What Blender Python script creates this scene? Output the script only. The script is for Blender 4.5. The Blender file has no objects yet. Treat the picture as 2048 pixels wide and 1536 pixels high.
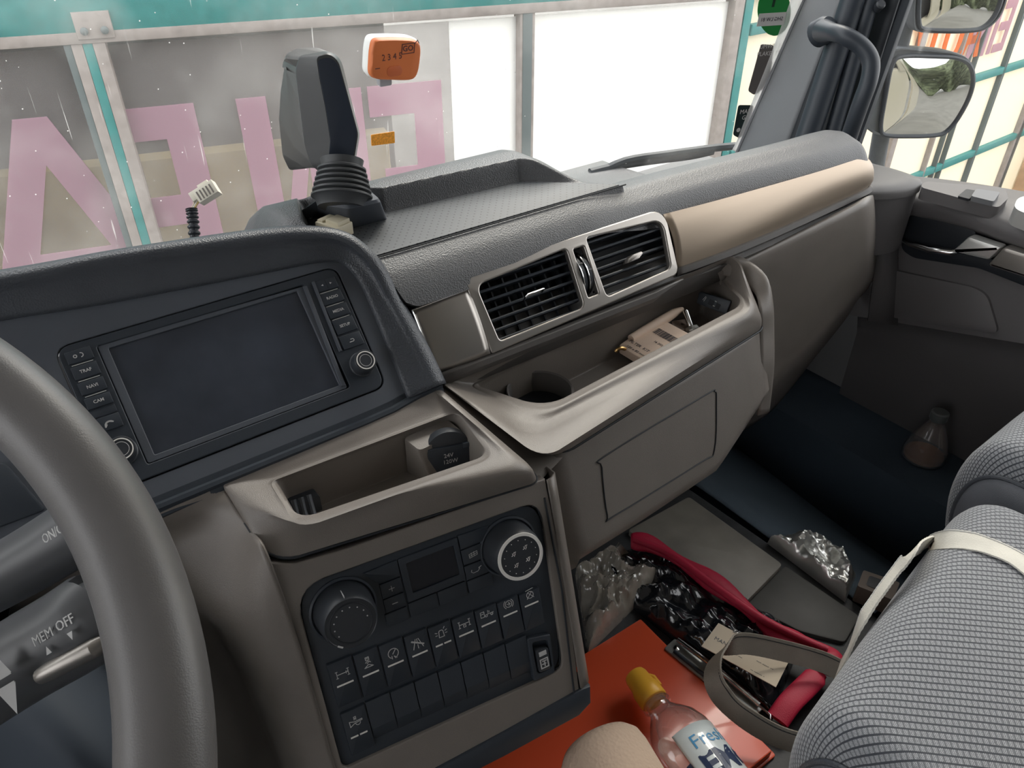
import bpy, math, random
import numpy as np
from math import sin, cos, pi, radians as rad
from mathutils import Matrix, Vector
random.seed(4)
RS = np.random.RandomState(7)
scene = bpy.context.scene
COL = scene.collection
A = np.array
GZ = 2.60                     # eye height above the ground outside
# ------------------------------------------------------------------ camera
FPX, TH, HD = 1532.0, math.atan(1077 / 1532), rad(36.6)
CF = A([sin(HD) * cos(TH), cos(HD) * cos(TH), -sin(TH)])
CR = A([cos(HD), -sin(HD), 0.0])
CU = np.cross(CR, CF)
cam = bpy.data.cameras.new('camera')
cam.sensor_width = 36.0
cam.lens = FPX / 2048 * 36.0
cam.clip_start = 0.02
camo = bpy.data.objects.new('camera', cam)
COL.objects.link(camo)
camo.matrix_world = Matrix(((CR[0], CU[0], -CF[0], 0), (CR[1], CU[1], -CF[1], 0), (CR[2], CU[2], -CF[2], GZ), (0, 0, 0, 1)))
scene.camera = camo
scene.view_settings.view_transform = 'Standard'
scene.view_settings.look = 'None'
scene.view_settings.gamma = 1
scene.view_settings.use_curve_mapping = False
scene.view_settings.exposure = 1.08
scene.cycles.max_bounces = 10
scene.cycles.diffuse_bounces = 6
scene.cycles.transparent_max_bounces = 16
scene.cycles.sample_clamp_indirect = 8
# ------------------------------------------------------------------ light
world = bpy.data.worlds.new('overcast_sky')
scene.world = world
world.use_nodes = True
bgn = world.node_tree.nodes['Background']
bgn.inputs[0].default_value = (0.985, 0.99, 1.0, 1)
bgn.inputs[1].default_value = 1.55
sun = bpy.data.lights.new('sun', 'SUN')
sun.energy = 1.6
sun.angle = rad(25)
sun.color = (1.0, 0.93, 0.82)
suno = bpy.data.objects.new('sun', sun)
COL.objects.link(suno)
suno.location = (6, 3, 9)
suno.rotation_euler = Vector((0.60, 0.42, 0.68)).to_track_quat('Z', 'Y').to_euler()


# ------------------------------------------------------------------ sight lines: a spot seen in the photograph, set down on a real surface
def d(x, y): return CF + (x - 1024) / FPX * CR - (y - 768) / FPX * CU
def T(x, y, t): return d(x, y) * t
def PL(x, y, P, n):
    v = d(x, y)
    return v * np.dot(P, n) / np.dot(v, n)
def AZ(x, y, z): return PL(x, y, A([0, 0, z]), A([0, 0, 1.]))
def AY(x, y, yy): return PL(x, y, A([0, yy, 0.]), A([0, 1., 0]))
def AX(x, y, xx): return PL(x, y, A([xx, 0, 0.]), A([1., 0, 0]))


class Fr:
    def __init__(s, o, r, u):
        s.o = A(o, float); s.r = A(r, float) / np.linalg.norm(r)
        u = A(u, float); u = u - s.r * np.dot(u, s.r)
        s.u = u / np.linalg.norm(u); s.n = np.cross(s.r, s.u)
    def p(s, a, b, c=0.0): return s.o + s.r * a + s.u * b + s.n * c
    def uv(s, x, y, c=0.0):
        q = PL(x, y, s.o + s.n * c, s.n) - s.o
        return (float(q @ s.r), float(q @ s.u))
    def W(s, x, y, c=0.0): return PL(x, y, s.o + s.n * c, s.n)
    def sub(s, a, b, c=0.0, rot=0.0):
        return Fr(s.p(a, b, c), s.r * cos(rot) + s.u * sin(rot), -s.r * sin(rot) + s.u * cos(rot))


XF = Fr((0, 0, 0), (1, 0, 0), (0, 1, 0))                                   # level frame
SF = Fr(0.6 * d(450, 740), (1, 0, 0), (0, 1, 1))                           # infotainment fascia
_b, _l = rad(9), rad(22)
KF = Fr(0.62 * d(860, 1290), (cos(_b), -sin(_b), 0), (sin(_b) * sin(_l), cos(_b) * sin(_l), cos(_l)))   # climate panel
_l = rad(35)
VF = Fr(0.76 * d(1140, 560), (1, -0.01, 0), (0, sin(_l), cos(_l)))         # vents


# ------------------------------------------------------------------ mesh building
class MB:
    def __init__(s): s.v = []; s.f = []; s.flat = False
    def add(s, vs, fs):
        o = len(s.v); s.v += [A(p, float) for p in vs]; s.f += [tuple(i + o for i in f) for f in fs]; return s
    def skin(s, loops, closed=True, cap0=False, cap1=False):
        n = len(loops[0]); vs = [p for L in loops for p in L]; fs = []
        for j in range(len(loops) - 1):
            for i in range(n if closed else n - 1):
                k = (i + 1) % n
                fs.append((j * n + i, j * n + k, (j + 1) * n + k, (j + 1) * n + i))
        if cap0: fs.append(tuple(range(n))[::-1])
        if cap1: fs.append(tuple((len(loops) - 1) * n + i for i in range(n)))
        return s.add(vs, fs)
    def prism(s, fr, pts, c0, c1, bev=0.0, back=True):
        pts = ccw(pts)
        L = [[fr.p(a, b, c0) for a, b in pts], [fr.p(a, b, c1 - bev) for a, b in pts]]
        if bev > 0:
            L.append([fr.p(a, b, c1 - bev * .3) for a, b in inset(pts, bev * .3)])
            L.append([fr.p(a, b, c1) for a, b in inset(pts, bev)])
        return s.skin(L, True, back, True)
    def box(s, fr, a0, a1, b0, b1, c0, c1, bev=0.0):
        return s.prism(fr, [(a0, b0), (a1, b0), (a1, b1), (a0, b1)], c0, c1, bev)
    def tube(s, path, r, n=12, caps=True, flat=1.0, up=None):
        path = [A(p, float) for p in path]; L = []; N = None
        for i, p in enumerate(path):
            t = path[min(i + 1, len(path) - 1)] - path[max(i - 1, 0)]; t = t / (np.linalg.norm(t) + 1e-12)
            if N is None:
                N = A(up, float) if up is not None else (A([0, 0, 1.]) if abs(t[2]) < .9 else A([1., 0, 0]))
            N = N - t * np.dot(N, t); N /= np.linalg.norm(N); B = np.cross(t, N)
            rr_ = r[i] if hasattr(r, '__len__') else r
            L.append([p + rr_ * (N * cos(2 * pi * k / n) * flat + B * sin(2 * pi * k / n)) for k in range(n)])
        return s.skin(L, True, caps, caps)
    def lathe(s, fr, prof, n=32, cap0=True, cap1=True):
        L = [[fr.p(r * cos(2 * pi * k / n), r * sin(2 * pi * k / n), c) for k in range(n)] for r, c in prof]
        return s.skin(L, True, cap0, cap1)
    def ribbon(s, path, wdir, w, th=0.0012, ribs=False):
        path = [A(p, float) for p in path]; L = []
        for i, p in enumerate(path):
            t = path[min(i + 1, len(path) - 1)] - path[max(i - 1, 0)]; t /= np.linalg.norm(t)
            wd = A(wdir[i] if len(np.shape(wdir)) > 1 else wdir, float); wd = wd - t * np.dot(wd, t); wd /= np.linalg.norm(wd); nn = np.cross(t, wd) * (1 if i % 2 or not ribs else 1.5)
            L.append([p - wd * w / 2 - nn * th / 2, p + wd * w / 2 - nn * th / 2, p + wd * w / 2 + nn * th / 2, p - wd * w / 2 + nn * th / 2])
        return s.skin(L, True, True, True)
    def strokes(s, fr, lines, w=0.0005, c=0.0, h=0.00025):
        for ln in lines:
            for (a0, b0), (a1, b1) in zip(ln[:-1], ln[1:]):
                t = A([a1 - a0, b1 - b0]); L = np.linalg.norm(t)
                if L < 1e-9: continue
                t /= L; m = A([-t[1], t[0]]) * w / 2; e = t * w * .35
                q = [(a0 - e[0] - m[0], b0 - e[1] - m[1]), (a1 + e[0] - m[0], b1 + e[1] - m[1]), (a1 + e[0] + m[0], b1 + e[1] + m[1]), (a0 - e[0] + m[0], b0 - e[1] + m[1])]
                s.add([fr.p(a, b, c) for a, b in q] + [fr.p(a, b, c + h) for a, b in q], [(4, 5, 6, 7), (0, 1, 5, 4), (1, 2, 6, 5), (2, 3, 7, 6), (3, 0, 4, 7)])
        return s
    def text(s, fr, txt, size, a=0, b=0, c=0.0, h=0.00015, align='CENTER', mirror=False, sx=1.0, bold=0.0):
        cu = bpy.data.curves.new('t', 'FONT'); cu.body = txt; cu.size = size; cu.align_x = align; cu.align_y = 'CENTER'; cu.extrude = h; cu.resolution_u = 2; cu.offset = bold
        ob = bpy.data.objects.new('t', cu); COL.objects.link(ob)
        dg = bpy.context.evaluated_depsgraph_get(); me = bpy.data.meshes.new_from_object(ob.evaluated_get(dg))
        m = -1 if mirror else 1
        s.add([fr.p(a + v.co.x * sx * m, b + v.co.y, c + h + v.co.z) for v in me.vertices], [tuple(p.vertices) for p in me.polygons])
        bpy.data.objects.remove(ob); bpy.data.curves.remove(cu); bpy.data.meshes.remove(me); return s
    def plate(s, fr, loops, c0, c1, bev=0.0, bow=None):
        """outline with holes, given thickness"""
        cu = bpy.data.curves.new('t', 'CURVE'); cu.dimensions = '2D'; cu.fill_mode = 'BOTH'; cu.extrude = (c1 - c0) / 2 - bev; cu.bevel_depth = bev; cu.bevel_resolution = 2; cu.offset = -bev
        for L in loops:
            sp = cu.splines.new('POLY'); sp.points.add(len(L) - 1); sp.use_cyclic_u = True
            for q, (a, b) in zip(sp.points, L): q.co = (a, b, 0, 1)
        ob = bpy.data.objects.new('t', cu); COL.objects.link(ob)
        dg = bpy.context.evaluated_depsgraph_get(); me = bpy.data.meshes.new_from_object(ob.evaluated_get(dg))
        k = (c0 + c1) / 2
        s.add([fr.p(v.co.x, v.co.y, k + v.co.z + (bow(v.co.x, v.co.y) if bow else 0)) for v in me.vertices], [tuple(p.vertices) for p in me.polygons])
        bpy.data.objects.remove(ob); bpy.data.curves.remove(cu); bpy.data.meshes.remove(me); return s


def ccw(p):
    p = [tuple(q) for q in p]
    ar = sum(p[i][0] * p[(i + 1) % len(p)][1] - p[(i + 1) % len(p)][0] * p[i][1] for i in range(len(p)))
    return p if ar > 0 else p[::-1]
def inset(pts, k):
    n = len(pts); out = []
    for i in range(n):
        a, b, c = A(pts[i - 1]), A(pts[i]), A(pts[(i + 1) % n])
        u = b - a; w = c - b; u /= (np.linalg.norm(u) + 1e-12); w /= (np.linalg.norm(w) + 1e-12)
        m = A([-u[1] - w[1], u[0] + w[0]]); m /= (np.linalg.norm(m) + 1e-12)
        q = max(.35, m @ A([-u[1], u[0]])); out.append(tuple(b + m * k / q))
    return out
def rnd(pts, r, n=5):
    """round the corners of a polygon (2-D or 3-D points); the point count depends only on len(pts) and n"""
    N = len(pts); P = [A(p, float) for p in pts]; out = []
    rr_ = r if hasattr(r, '__len__') else [r] * N
    for i in range(N):
        a, b, c = P[i - 1], P[i], P[(i + 1) % N]
        la, lc = np.linalg.norm(a - b), np.linalg.norm(c - b)
        k0 = min(rr_[i], la * .48) / la; k1 = min(rr_[i], lc * .48) / lc
        p0 = b + (a - b) * k0; p1 = b + (c - b) * k1
        for j in range(n + 1):
            t = j / n; out.append((1 - t) ** 2 * p0 + 2 * t * (1 - t) * (b * .86 + (p0 + p1) * .07) + t * t * p1)
    return out
def rloop(pts, r, ns=10, nc=6):
    """closed 3-D loop with rounded corners and evenly split sides"""
    N = len(pts); o = rnd(pts, r, nc); out = []; m = nc + 1
    for i in range(N):
        arc = o[i * m:(i + 1) * m]; nx = o[((i + 1) % N) * m]
        out += arc
        for j in range(1, ns): out.append(arc[-1] + (nx - arc[-1]) * j / ns)
    return out
def rect(a0, a1, b0, b1, r=0.0, n=5):
    p = [(a0, b0), (a1, b0), (a1, b1), (a0, b1)]
    return [tuple(q) for q in rnd(p, r, n)] if r > 0 else p
def circ(a, b, r, n=32): return [(a + r * cos(2 * pi * k / n), b + r * sin(2 * pi * k / n)) for k in range(n)]
def arcl(a, b, r, d0, d1, n=12): return [(a + r * cos(rad(d0 + (d1 - d0) * k / n)), b + r * sin(rad(d0 + (d1 - d0) * k / n))) for k in range(n + 1)]
def cat(P, n=6, closed=False):
    """Catmull-Rom through points"""
    P = [A(p, float) for p in P]; N = len(P); out = []
    for i in range(N if closed else N - 1):
        p0, p1, p2, p3 = (P[(i - 1) % N], P[i], P[(i + 1) % N], P[(i + 2) % N]) if closed else (P[max(i - 1, 0)], P[i], P[i + 1], P[min(i + 2, N - 1)])
        for j in range(n):
            t = j / n; out.append(.5 * ((2 * p1) + (-p0 + p2) * t + (2 * p0 - 5 * p1 + 4 * p2 - p3) * t * t + (-p0 + 3 * p1 - 3 * p2 + p3) * t ** 3))
    if not closed: out.append(P[-1])
    return out
def grid(rows, nu=5, nv=5):
    """smooth surface through a net of points"""
    R_ = [cat(r, nu) for r in rows]
    Cc = [cat([r[i] for r in R_], nv) for i in range(len(R_[0]))]
    return [[c[j] for c in Cc] for j in range(len(Cc[0]))]
def sstep(x): x = min(1, max(0, x)); return x * x * (3 - 2 * x)
def interp(x, xs, ys): return float(np.interp(x, xs, ys))


# ------------------------------------------------------------------ objects
def build(name, mb, mat, parent=None, loc=None, smooth=35, solid=0.0, **props):
    me = bpy.data.meshes.new(name)
    V = A(mb.v)
    if parent is not None:
        org = A(parent['_o'])
    else:
        org = A(loc) if loc is not None else A([(V[:, 0].min() + V[:, 0].max()) / 2, (V[:, 1].min() + V[:, 1].max()) / 2, V[:, 2].min()])
    me.from_pydata([tuple(p) for p in (V - org)], [], mb.f)
    me.validate(); me.update()
    for m in (mat if isinstance(mat, (list, tuple)) else [mat]): me.materials.append(m)
    if smooth:
        me.polygons.foreach_set('use_smooth', [True] * len(me.polygons))
        me.set_sharp_from_angle(angle=rad(smooth))
    o = bpy.data.objects.new(name, me); COL.objects.link(o)
    o['_o'] = [float(x) for x in org]
    if parent is not None: o.parent = parent
    else: o.location = (org[0], org[1], org[2] + GZ)
    if solid:
        md = o.modifiers.new('thickness', 'SOLIDIFY'); md.thickness = abs(solid); md.offset = -1 if solid > 0 else 1
    for k, v in props.items(): o[k] = v
    return o
def thing(name, label, cat_, loc, group=None, kind=None):
    o = bpy.data.objects.new(name, None); COL.objects.link(o); o.empty_display_size = .02
    o.location = (loc[0], loc[1], loc[2] + GZ); o['_o'] = [float(x) for x in loc]
    if kind: o['kind'] = kind
    if label: o['label'] = label
    if cat_: o['category'] = cat_
    if group: o['group'] = group
    return o


# ------------------------------------------------------------------ materials
def NT(m):
    m.use_nodes = True; return m.node_tree, m.node_tree.nodes['Principled BSDF']
def mat(name, col, rough=.5, metal=0., spec=.5, bump=None, vary=0., coat=0., trans=0., ior=1.45, aniso=None, sheen=0., alpha=1., emit=None, vscale=30.):
    m = bpy.data.materials.new(name); nt, b = NT(m); N, L = nt.nodes, nt.links
    b.inputs['Base Color'].default_value = (*col, 1); b.inputs['Roughness'].default_value = rough; b.inputs['Metallic'].default_value = metal
    b.inputs['Specular IOR Level'].default_value = spec; b.inputs['Coat Weight'].default_value = coat; b.inputs['Transmission Weight'].default_value = trans; b.inputs['IOR'].default_value = ior
    b.inputs['Sheen Weight'].default_value = sheen; b.inputs['Alpha'].default_value = alpha; b.inputs['Coat Roughness'].default_value = .08
    tc = N.new('ShaderNodeTexCoord')
    if vary:
        nz = N.new('ShaderNodeTexNoise'); nz.inputs['Scale'].default_value = vscale; nz.inputs['Detail'].default_value = 5
        L.new(tc.outputs['Object'], nz.inputs['Vector'])
        rp = N.new('ShaderNodeMapRange'); rp.inputs[1].default_value = .3; rp.inputs[2].default_value = .7; rp.inputs[3].default_value = 1 - vary; rp.inputs[4].default_value = 1 + vary
        mx = N.new('ShaderNodeVectorMath'); mx.operation = 'SCALE'; mx.inputs[0].default_value = col
        L.new(nz.outputs[0], rp.inputs[0]); L.new(rp.outputs[0], mx.inputs['Scale']); L.new(mx.outputs[0], b.inputs['Base Color'])
    if bump:
        kind, sc, st = bump
        if kind == 'vor': tx = N.new('ShaderNodeTexVoronoi'); tx.inputs['Scale'].default_value = sc; out = tx.outputs[0]
        else: tx = N.new('ShaderNodeTexNoise'); tx.inputs['Scale'].default_value = sc; tx.inputs['Detail'].default_value = 3; out = tx.outputs[0]
        if aniso:
            mp = N.new('ShaderNodeMapping'); mp.inputs['Scale'].default_value = aniso; L.new(tc.outputs['Object'], mp.inputs[0]); L.new(mp.outputs[0], tx.inputs['Vector'])
        else: L.new(tc.outputs['Object'], tx.inputs['Vector'])
        bp = N.new('ShaderNodeBump'); bp.inputs['Strength'].default_value = st; bp.inputs['Distance'].default_value = .001
        L.new(out, bp.inputs['Height']); L.new(bp.outputs[0], b.inputs['Normal'])
    return m


M = {}
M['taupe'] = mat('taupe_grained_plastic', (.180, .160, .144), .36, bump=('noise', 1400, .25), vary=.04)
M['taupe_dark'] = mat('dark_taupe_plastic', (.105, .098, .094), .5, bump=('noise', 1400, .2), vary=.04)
M['cap'] = mat('charcoal_leather_grain', (.108, .110, .116), .42, bump=('vor', 700, .35), vary=.06)
M['hood'] = mat('black_leather_grain', (.058, .064, .076), .38, bump=('vor', 700, .35), vary=.06)
M['fascia'] = mat('slate_satin_plastic', (.075, .084, .102), .45, bump=('noise', 1800, .1), vary=.04)
M['black'] = mat('black_plastic', (.030, .037, .048), .42, bump=('noise', 1800, .1))
M['knob'] = mat('black_rubberised_knob', (.032, .036, .043), .38)
M['gloss'] = mat('black_gloss', (.012, .014, .02), .08)
M['screen'] = mat('dusty_black_screen_glass', (.040, .048, .065), .16, vary=.25, vscale=14, coat=.3)
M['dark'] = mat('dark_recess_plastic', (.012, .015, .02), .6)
M['silver'] = mat('satin_silver_trim', (.36, .335, .31), .36, metal=.85, bump=('noise', 900, .04), aniso=(.08, 1, 1))
M['strip'] = mat('silver_strip_warm_reflection', (.40, .325, .255), .42, metal=.75, bump=('noise', 900, .04), aniso=(.08, 1, 1))  # silver trim with a warm reflection put into its base colour
M['chrome'] = mat('chrome', (.72, .72, .72), .14, metal=1.)
M['white'] = mat('white_print', (.75, .73, .70), .5)
M['print'] = mat('pale_grey_print', (.50, .50, .50), .5)
M['mat_glass'] = None


def dotmat():
    m = mat('perforated_shelf_liner', (.10, .107, .115), .5, bump=('noise', 1500, .15)); nt, b = NT(m); N, L = nt.nodes, nt.links
    tc = N.new('ShaderNodeTexCoord'); sep = N.new('ShaderNodeSeparateXYZ'); L.new(tc.outputs['Object'], sep.inputs[0])
    def mth(op, a, b_=None, c=None):
        n = N.new('ShaderNodeMath'); n.operation = op
        for i, q in enumerate((a, b_, c)):
            if q is None: continue
            if hasattr(q, 'links'): L.new(q, n.inputs[i])
            else: n.inputs[i].default_value = q
        return n.outputs[0]
    P = .0085
    ry = mth('DIVIDE', sep.outputs[1], P * .6); row = mth('FLOOR', ry); fy = mth('SUBTRACT', mth('FRACT', ry), .5)
    off = mth('MULTIPLY', mth('MODULO', mth('ABSOLUTE', row), 2.), .5)
    fx = mth('SUBTRACT', mth('FRACT', mth('ADD', mth('DIVIDE', sep.outputs[0], P), off)), .5)
    r = mth('SQRT', mth('ADD', mth('POWER', mth('MULTIPLY', fx, P), 2.), mth('POWER', mth('MULTIPLY', fy, P * .6), 2.)))
    hole = mth('LESS_THAN', r, .0009)
    mix = N.new('ShaderNodeMix'); mix.data_type = 'RGBA'; L.new(hole, mix.inputs[0]); mix.inputs[6].default_value = (.10, .107, .115, 1); mix.inputs[7].default_value = (.015, .017, .02, 1)
    L.new(mix.outputs[2], b.inputs['Base Color']); return m
M['liner'] = dotmat()


def glassmat(name, tint, dirt, scale):
    """clear pane: passes light straight on, a little reflection, dust specks and scratches on it"""
    m = bpy.data.materials.new(name); nt, b = NT(m); N, L = nt.nodes, nt.links; N.remove(b); out = N['Material Output']
    tr = N.new('ShaderNodeBsdfTransparent'); tr.inputs[0].default_value = (*tint, 1)
    gl = N.new('ShaderNodeBsdfGlossy'); gl.inputs['Roughness'].default_value = .02
    lw = N.new('ShaderNodeLayerWeight'); lw.inputs[0].default_value = .12
    mr = N.new('ShaderNodeMath'); mr.operation = 'MULTIPLY'; mr.inputs[1].default_value = .25; L.new(lw.outputs['Fresnel'], mr.inputs[0])
    m1 = N.new('ShaderNodeMixShader'); L.new(mr.outputs[0], m1.inputs[0]); L.new(tr.outputs[0], m1.inputs[1]); L.new(gl.outputs[0], m1.inputs[2])
    df = N.new('ShaderNodeBsdfTranslucent'); df.inputs[0].default_value = (.95, .95, .93, 1)
    tc = N.new('ShaderNodeTexCoord')
    vo = N.new('ShaderNodeTexVoronoi'); vo.inputs['Scale'].default_value = scale; L.new(tc.outputs['Object'], vo.inputs['Vector'])
    nz = N.new('ShaderNodeTexNoise'); nz.inputs['Scale'].default_value = 9; nz.inputs['Detail'].default_value = 6; L.new(tc.outputs['Object'], nz.inputs['Vector'])
    sp = N.new('ShaderNodeMapRange'); sp.inputs[1].default_value = .02; sp.inputs[2].default_value = .075; sp.inputs[3].default_value = 1; sp.inputs[4].default_value = 0; L.new(vo.outputs['Distance'], sp.inputs[0])
    hz = N.new('ShaderNodeMapRange'); hz.inputs[1].default_value = .45; hz.inputs[2].default_value = .8; hz.inputs[3].default_value = 0; hz.inputs[4].default_value = 1; L.new(nz.outputs[0], hz.inputs[0])
    # only some cells carry a speck
    sc_ = N.new('ShaderNodeSeparateColor'); L.new(vo.outputs['Color'], sc_.inputs[0])
    gt = N.new('ShaderNodeMath'); gt.operation = 'GREATER_THAN'; gt.inputs[1].default_value = .42; L.new(sc_.outputs[0], gt.inputs[0])
    mu = N.new('ShaderNodeMath'); mu.operation = 'MULTIPLY'; L.new(sp.outputs[0], mu.inputs[0]); L.new(gt.outputs[0], mu.inputs[1])
    wv = N.new('ShaderNodeTexNoise'); wv.inputs['Scale'].default_value = 26; wv.inputs['Detail'].default_value = 2
    mp = N.new('ShaderNodeMapping'); mp.inputs['Rotation'].default_value = (0, .7, 0); mp.inputs['Scale'].default_value = (9, 1, .35); L.new(tc.outputs['Object'], mp.inputs[0]); L.new(mp.outputs[0], wv.inputs['Vector'])
    sw = N.new('ShaderNodeMapRange'); sw.inputs[1].default_value = .70; sw.inputs[2].default_value = .76; sw.inputs[3].default_value = 0; sw.inputs[4].default_value = .35; L.new(wv.outputs[0], sw.inputs[0])
    a1 = N.new('ShaderNodeMath'); a1.operation = 'MULTIPLY_ADD'; a1.inputs[1].default_value = .16; L.new(hz.outputs[0], a1.inputs[0]); L.new(sw.outputs[0], a1.inputs[2])
    a2 = N.new('ShaderNodeMath'); a2.operation = 'MULTIPLY_ADD'; a2.inputs[1].default_value = .8; L.new(mu.outputs[0], a2.inputs[0]); L.new(a1.outputs[0], a2.inputs[2])
    a3 = N.new('ShaderNodeMath'); a3.operation = 'MULTIPLY_ADD'; a3.use_clamp = True; a3.inputs[1].default_value = dirt; a3.inputs[2].default_value = .025 * dirt; L.new(a2.outputs[0], a3.inputs[0])
    m2 = N.new('ShaderNodeMixShader'); L.new(a3.outputs[0], m2.inputs[0]); L.new(m1.outputs[0], m2.inputs[1]); L.new(df.outputs[0], m2.inputs[2])
    L.new(m2.outputs[0], out.inputs[0]); return m
M['windscreen'] = glassmat('dusty_windscreen_glass', (.97, .985, .98), 1.0, 78)
M['sideglass'] = glassmat('side_window_glass', (.97, .98, .975), .25, 60)


def sheetmat(name, col, through, trans=.6, rough=.5):
    """thin cloudy sheet that lets part of the light straight through and scatters the rest"""
    m = bpy.data.materials.new(name); nt, b = NT(m); N, L = nt.nodes, nt.links; N.remove(b); out = N['Material Output']
    tr = N.new('ShaderNodeBsdfTransparent')
    df = N.new('ShaderNodeBsdfDiffuse'); df.inputs[0].default_value = (*col, 1); tl = N.new('ShaderNodeBsdfTranslucent'); tl.inputs[0].default_value = (*col, 1)
    a = N.new('ShaderNodeMixShader'); a.inputs[0].default_value = trans; L.new(df.outputs[0], a.inputs[1]); L.new(tl.outputs[0], a.inputs[2])
    c = N.new('ShaderNodeMixShader'); c.inputs[0].default_value = through; L.new(a.outputs[0], c.inputs[1]); L.new(tr.outputs[0], c.inputs[2])
    L.new(c.outputs[0], out.inputs[0]); return m
M['sheet'] = sheetmat('cloudy_plastic_sheet', (.34, .32, .32), .60)
M['sheet_cream'] = sheetmat('cream_wall_sheet', (.90, .84, .70), .0, .35)
M['sheet_white'] = sheetmat('sunlit_sheet_white_border', (.93, .93, .92), .05, .5)  # paler copy of the gate sheet, sunlight put into its colour; also white glass border
M['pink'] = sheetmat('pale_pink_film', (.62, .44, .51), .12)
M['orange_film'] = sheetmat('orange_film', (.80, .30, .12), .1)
M['teal'] = mat('teal_painted_steel', (.035, .19, .18), .5, vary=.1)
M['beige'] = mat('weathered_beige_aluminium', (.27, .235, .215), .6, vary=.15)
M['post'] = mat('grey_green_post', (.10, .12, .12), .5)
M['plate_steel'] = mat('grey_steel_plate', (.40, .40, .38), .4, metal=.6, vary=.2)
# ================================================================== structure
# ------------------------------------------------------------------ dashboard (one fixed body; parts as children)
dash = thing('dashboard', 'dark grey and taupe truck dashboard running from the steering wheel to the passenger door', 'dashboard', (0.5, 0.55, -0.62))
# cap with recessed shelf
ZF = -.300
FLOOR = [(.25, .572), (.575, .570), (.490, .645), (.33, .656), (.268, .705), (.245, .64)]
def sdist(x, y, poly):
    ins = False; dm = 9; n = len(poly)
    for i in range(n):
        (x0, y0), (x1, y1) = poly[i], poly[(i + 1) % n]
        if (y0 > y) != (y1 > y) and x < (x1 - x0) * (y - y0) / (y1 - y0) + x0: ins = not ins
        t = max(0, min(1, ((x - x0) * (x1 - x0) + (y - y0) * (y1 - y0)) / ((x1 - x0) ** 2 + (y1 - y0) ** 2)))
        dm = min(dm, math.hypot(x - x0 - t * (x1 - x0), y - y0 - t * (y1 - y0)))
    return -dm if ins else dm
RX = [.500, .518, .536, .55, .57, .60, .645, .68, .70, .74, .80, .90, 1.0]
RZ = [-.366, -.342, -.319, -.308, -.300, -.292, -.277, -.277, -.281, -.305, -.36, -.44, -.47]
CX = [.529, .536, .548, .575, .60, .63, .68, .76, .86, 1.0]
CZ = [-.345, -.327, -.315, -.307, -.311, -.325, -.36, -.43, -.46, -.47]
def smooth_tab(xs_, ys_):
    g = np.linspace(xs_[0], xs_[-1], 500); h = np.interp(g, xs_, ys_); w = np.hanning(23); w /= w.sum()
    hp = np.concatenate([2 * h[0] - h[11:0:-1], h, 2 * h[-1] - h[-2:-13:-1]]); return list(g), list(np.convolve(hp, w, 'valid'))
RX, RZ = smooth_tab(RX, RZ); CX, CZ = smooth_tab(CX, CZ)
def capz(x, y):
    yf = -.020 * sstep((x - .60) / .35)      # the right part comes nearer
    w = sstep((x - .50) / .10)
    z = (1 - w) * interp(y, RX, RZ) + w * interp(y - yf, CX, CZ)
    z -= .13 * sstep((.225 - x) / .06)
    z -= .10 * sstep((x - .95) / .05) ** 1.6
    s = sdist(x, y, FLOOR)
    if s < .008: z = min(z, ZF + max(z - ZF, 0) * sstep(s / .008)) if s > 0 else ZF
    return z
rows = []
xs = list(np.linspace(.12, .235, 24)) + list(np.linspace(.2365, .60, 230)) + list(np.linspace(.605, 1.0, 70))
us = [((v) / .478) ** (1 / 1.5) for v in list(np.linspace(0, .20, 130)) + list(np.linspace(.21, .478, 20))]
for x in xs:
    yf = .531 - .020 * sstep((x - .60) / .35) - .006 * sstep((.348 - x) / .008) * sstep((x - .270) / .02) + .085 * sstep((.278 - x) / .02)
    zf = capz(x, yf); row = [A([x, yf + .045, zf - .05]), A([x, yf + .012, zf - .006])]
    for u in us:
        y = yf + (1.008 - yf) * u ** 1.5
        row.append(A([x, y, capz(x, y)]))
    rows.append(row)
mb = MB().skin(rows, closed=False)
mb.f = [f[::-1] for f in mb.f]
build('dash_cap', mb, M['cap'], dash, smooth=50)
P = [(.252, .5735), (.572, .5715), (.4895, .643), (.33, .654), (.27, .700), (.248, .64)]
build('shelf_liner', MB().prism(XF, rnd(P, .006), ZF + .0002, ZF + .0015, .0005), M['liner'], dash)
# dark seam at the front edge of the shelf liner
build('shelf_seam', MB().tube([A([.25, .5705, ZF + .001]), A([.295, .5692, ZF + .001]), A([.575, .5685, ZF + .001])], .0009, 6), M['dark'], dash)

# fascia of the infotainment unit
inner = [(-.42, .122), (-.30, .108), (-.1265, .0874), (-.056, .0785), (.025, .0722), (.0978, .0654), (.1166, .0619), (.1282, .0553), (.1345, .0364), (.1346, .0087), (.1309, -.0638)]
innc = cat(inner[2:], 4)
fas = inner[:2] + [tuple(p) for p in innc] + [(.128, -.0765), (-.42, -.0765)]
hole_g = rect(-.0770, .0865, -.0480, .0475, .002)
build('instrument_fascia', MB().plate(SF, [fas, rnd([(-.1035, -.0585), (.1165, -.0585), (.1195, .0555), (-.1035, .0555)], .010)], -.006, .0, .0008), M['fascia'], dash)
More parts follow.
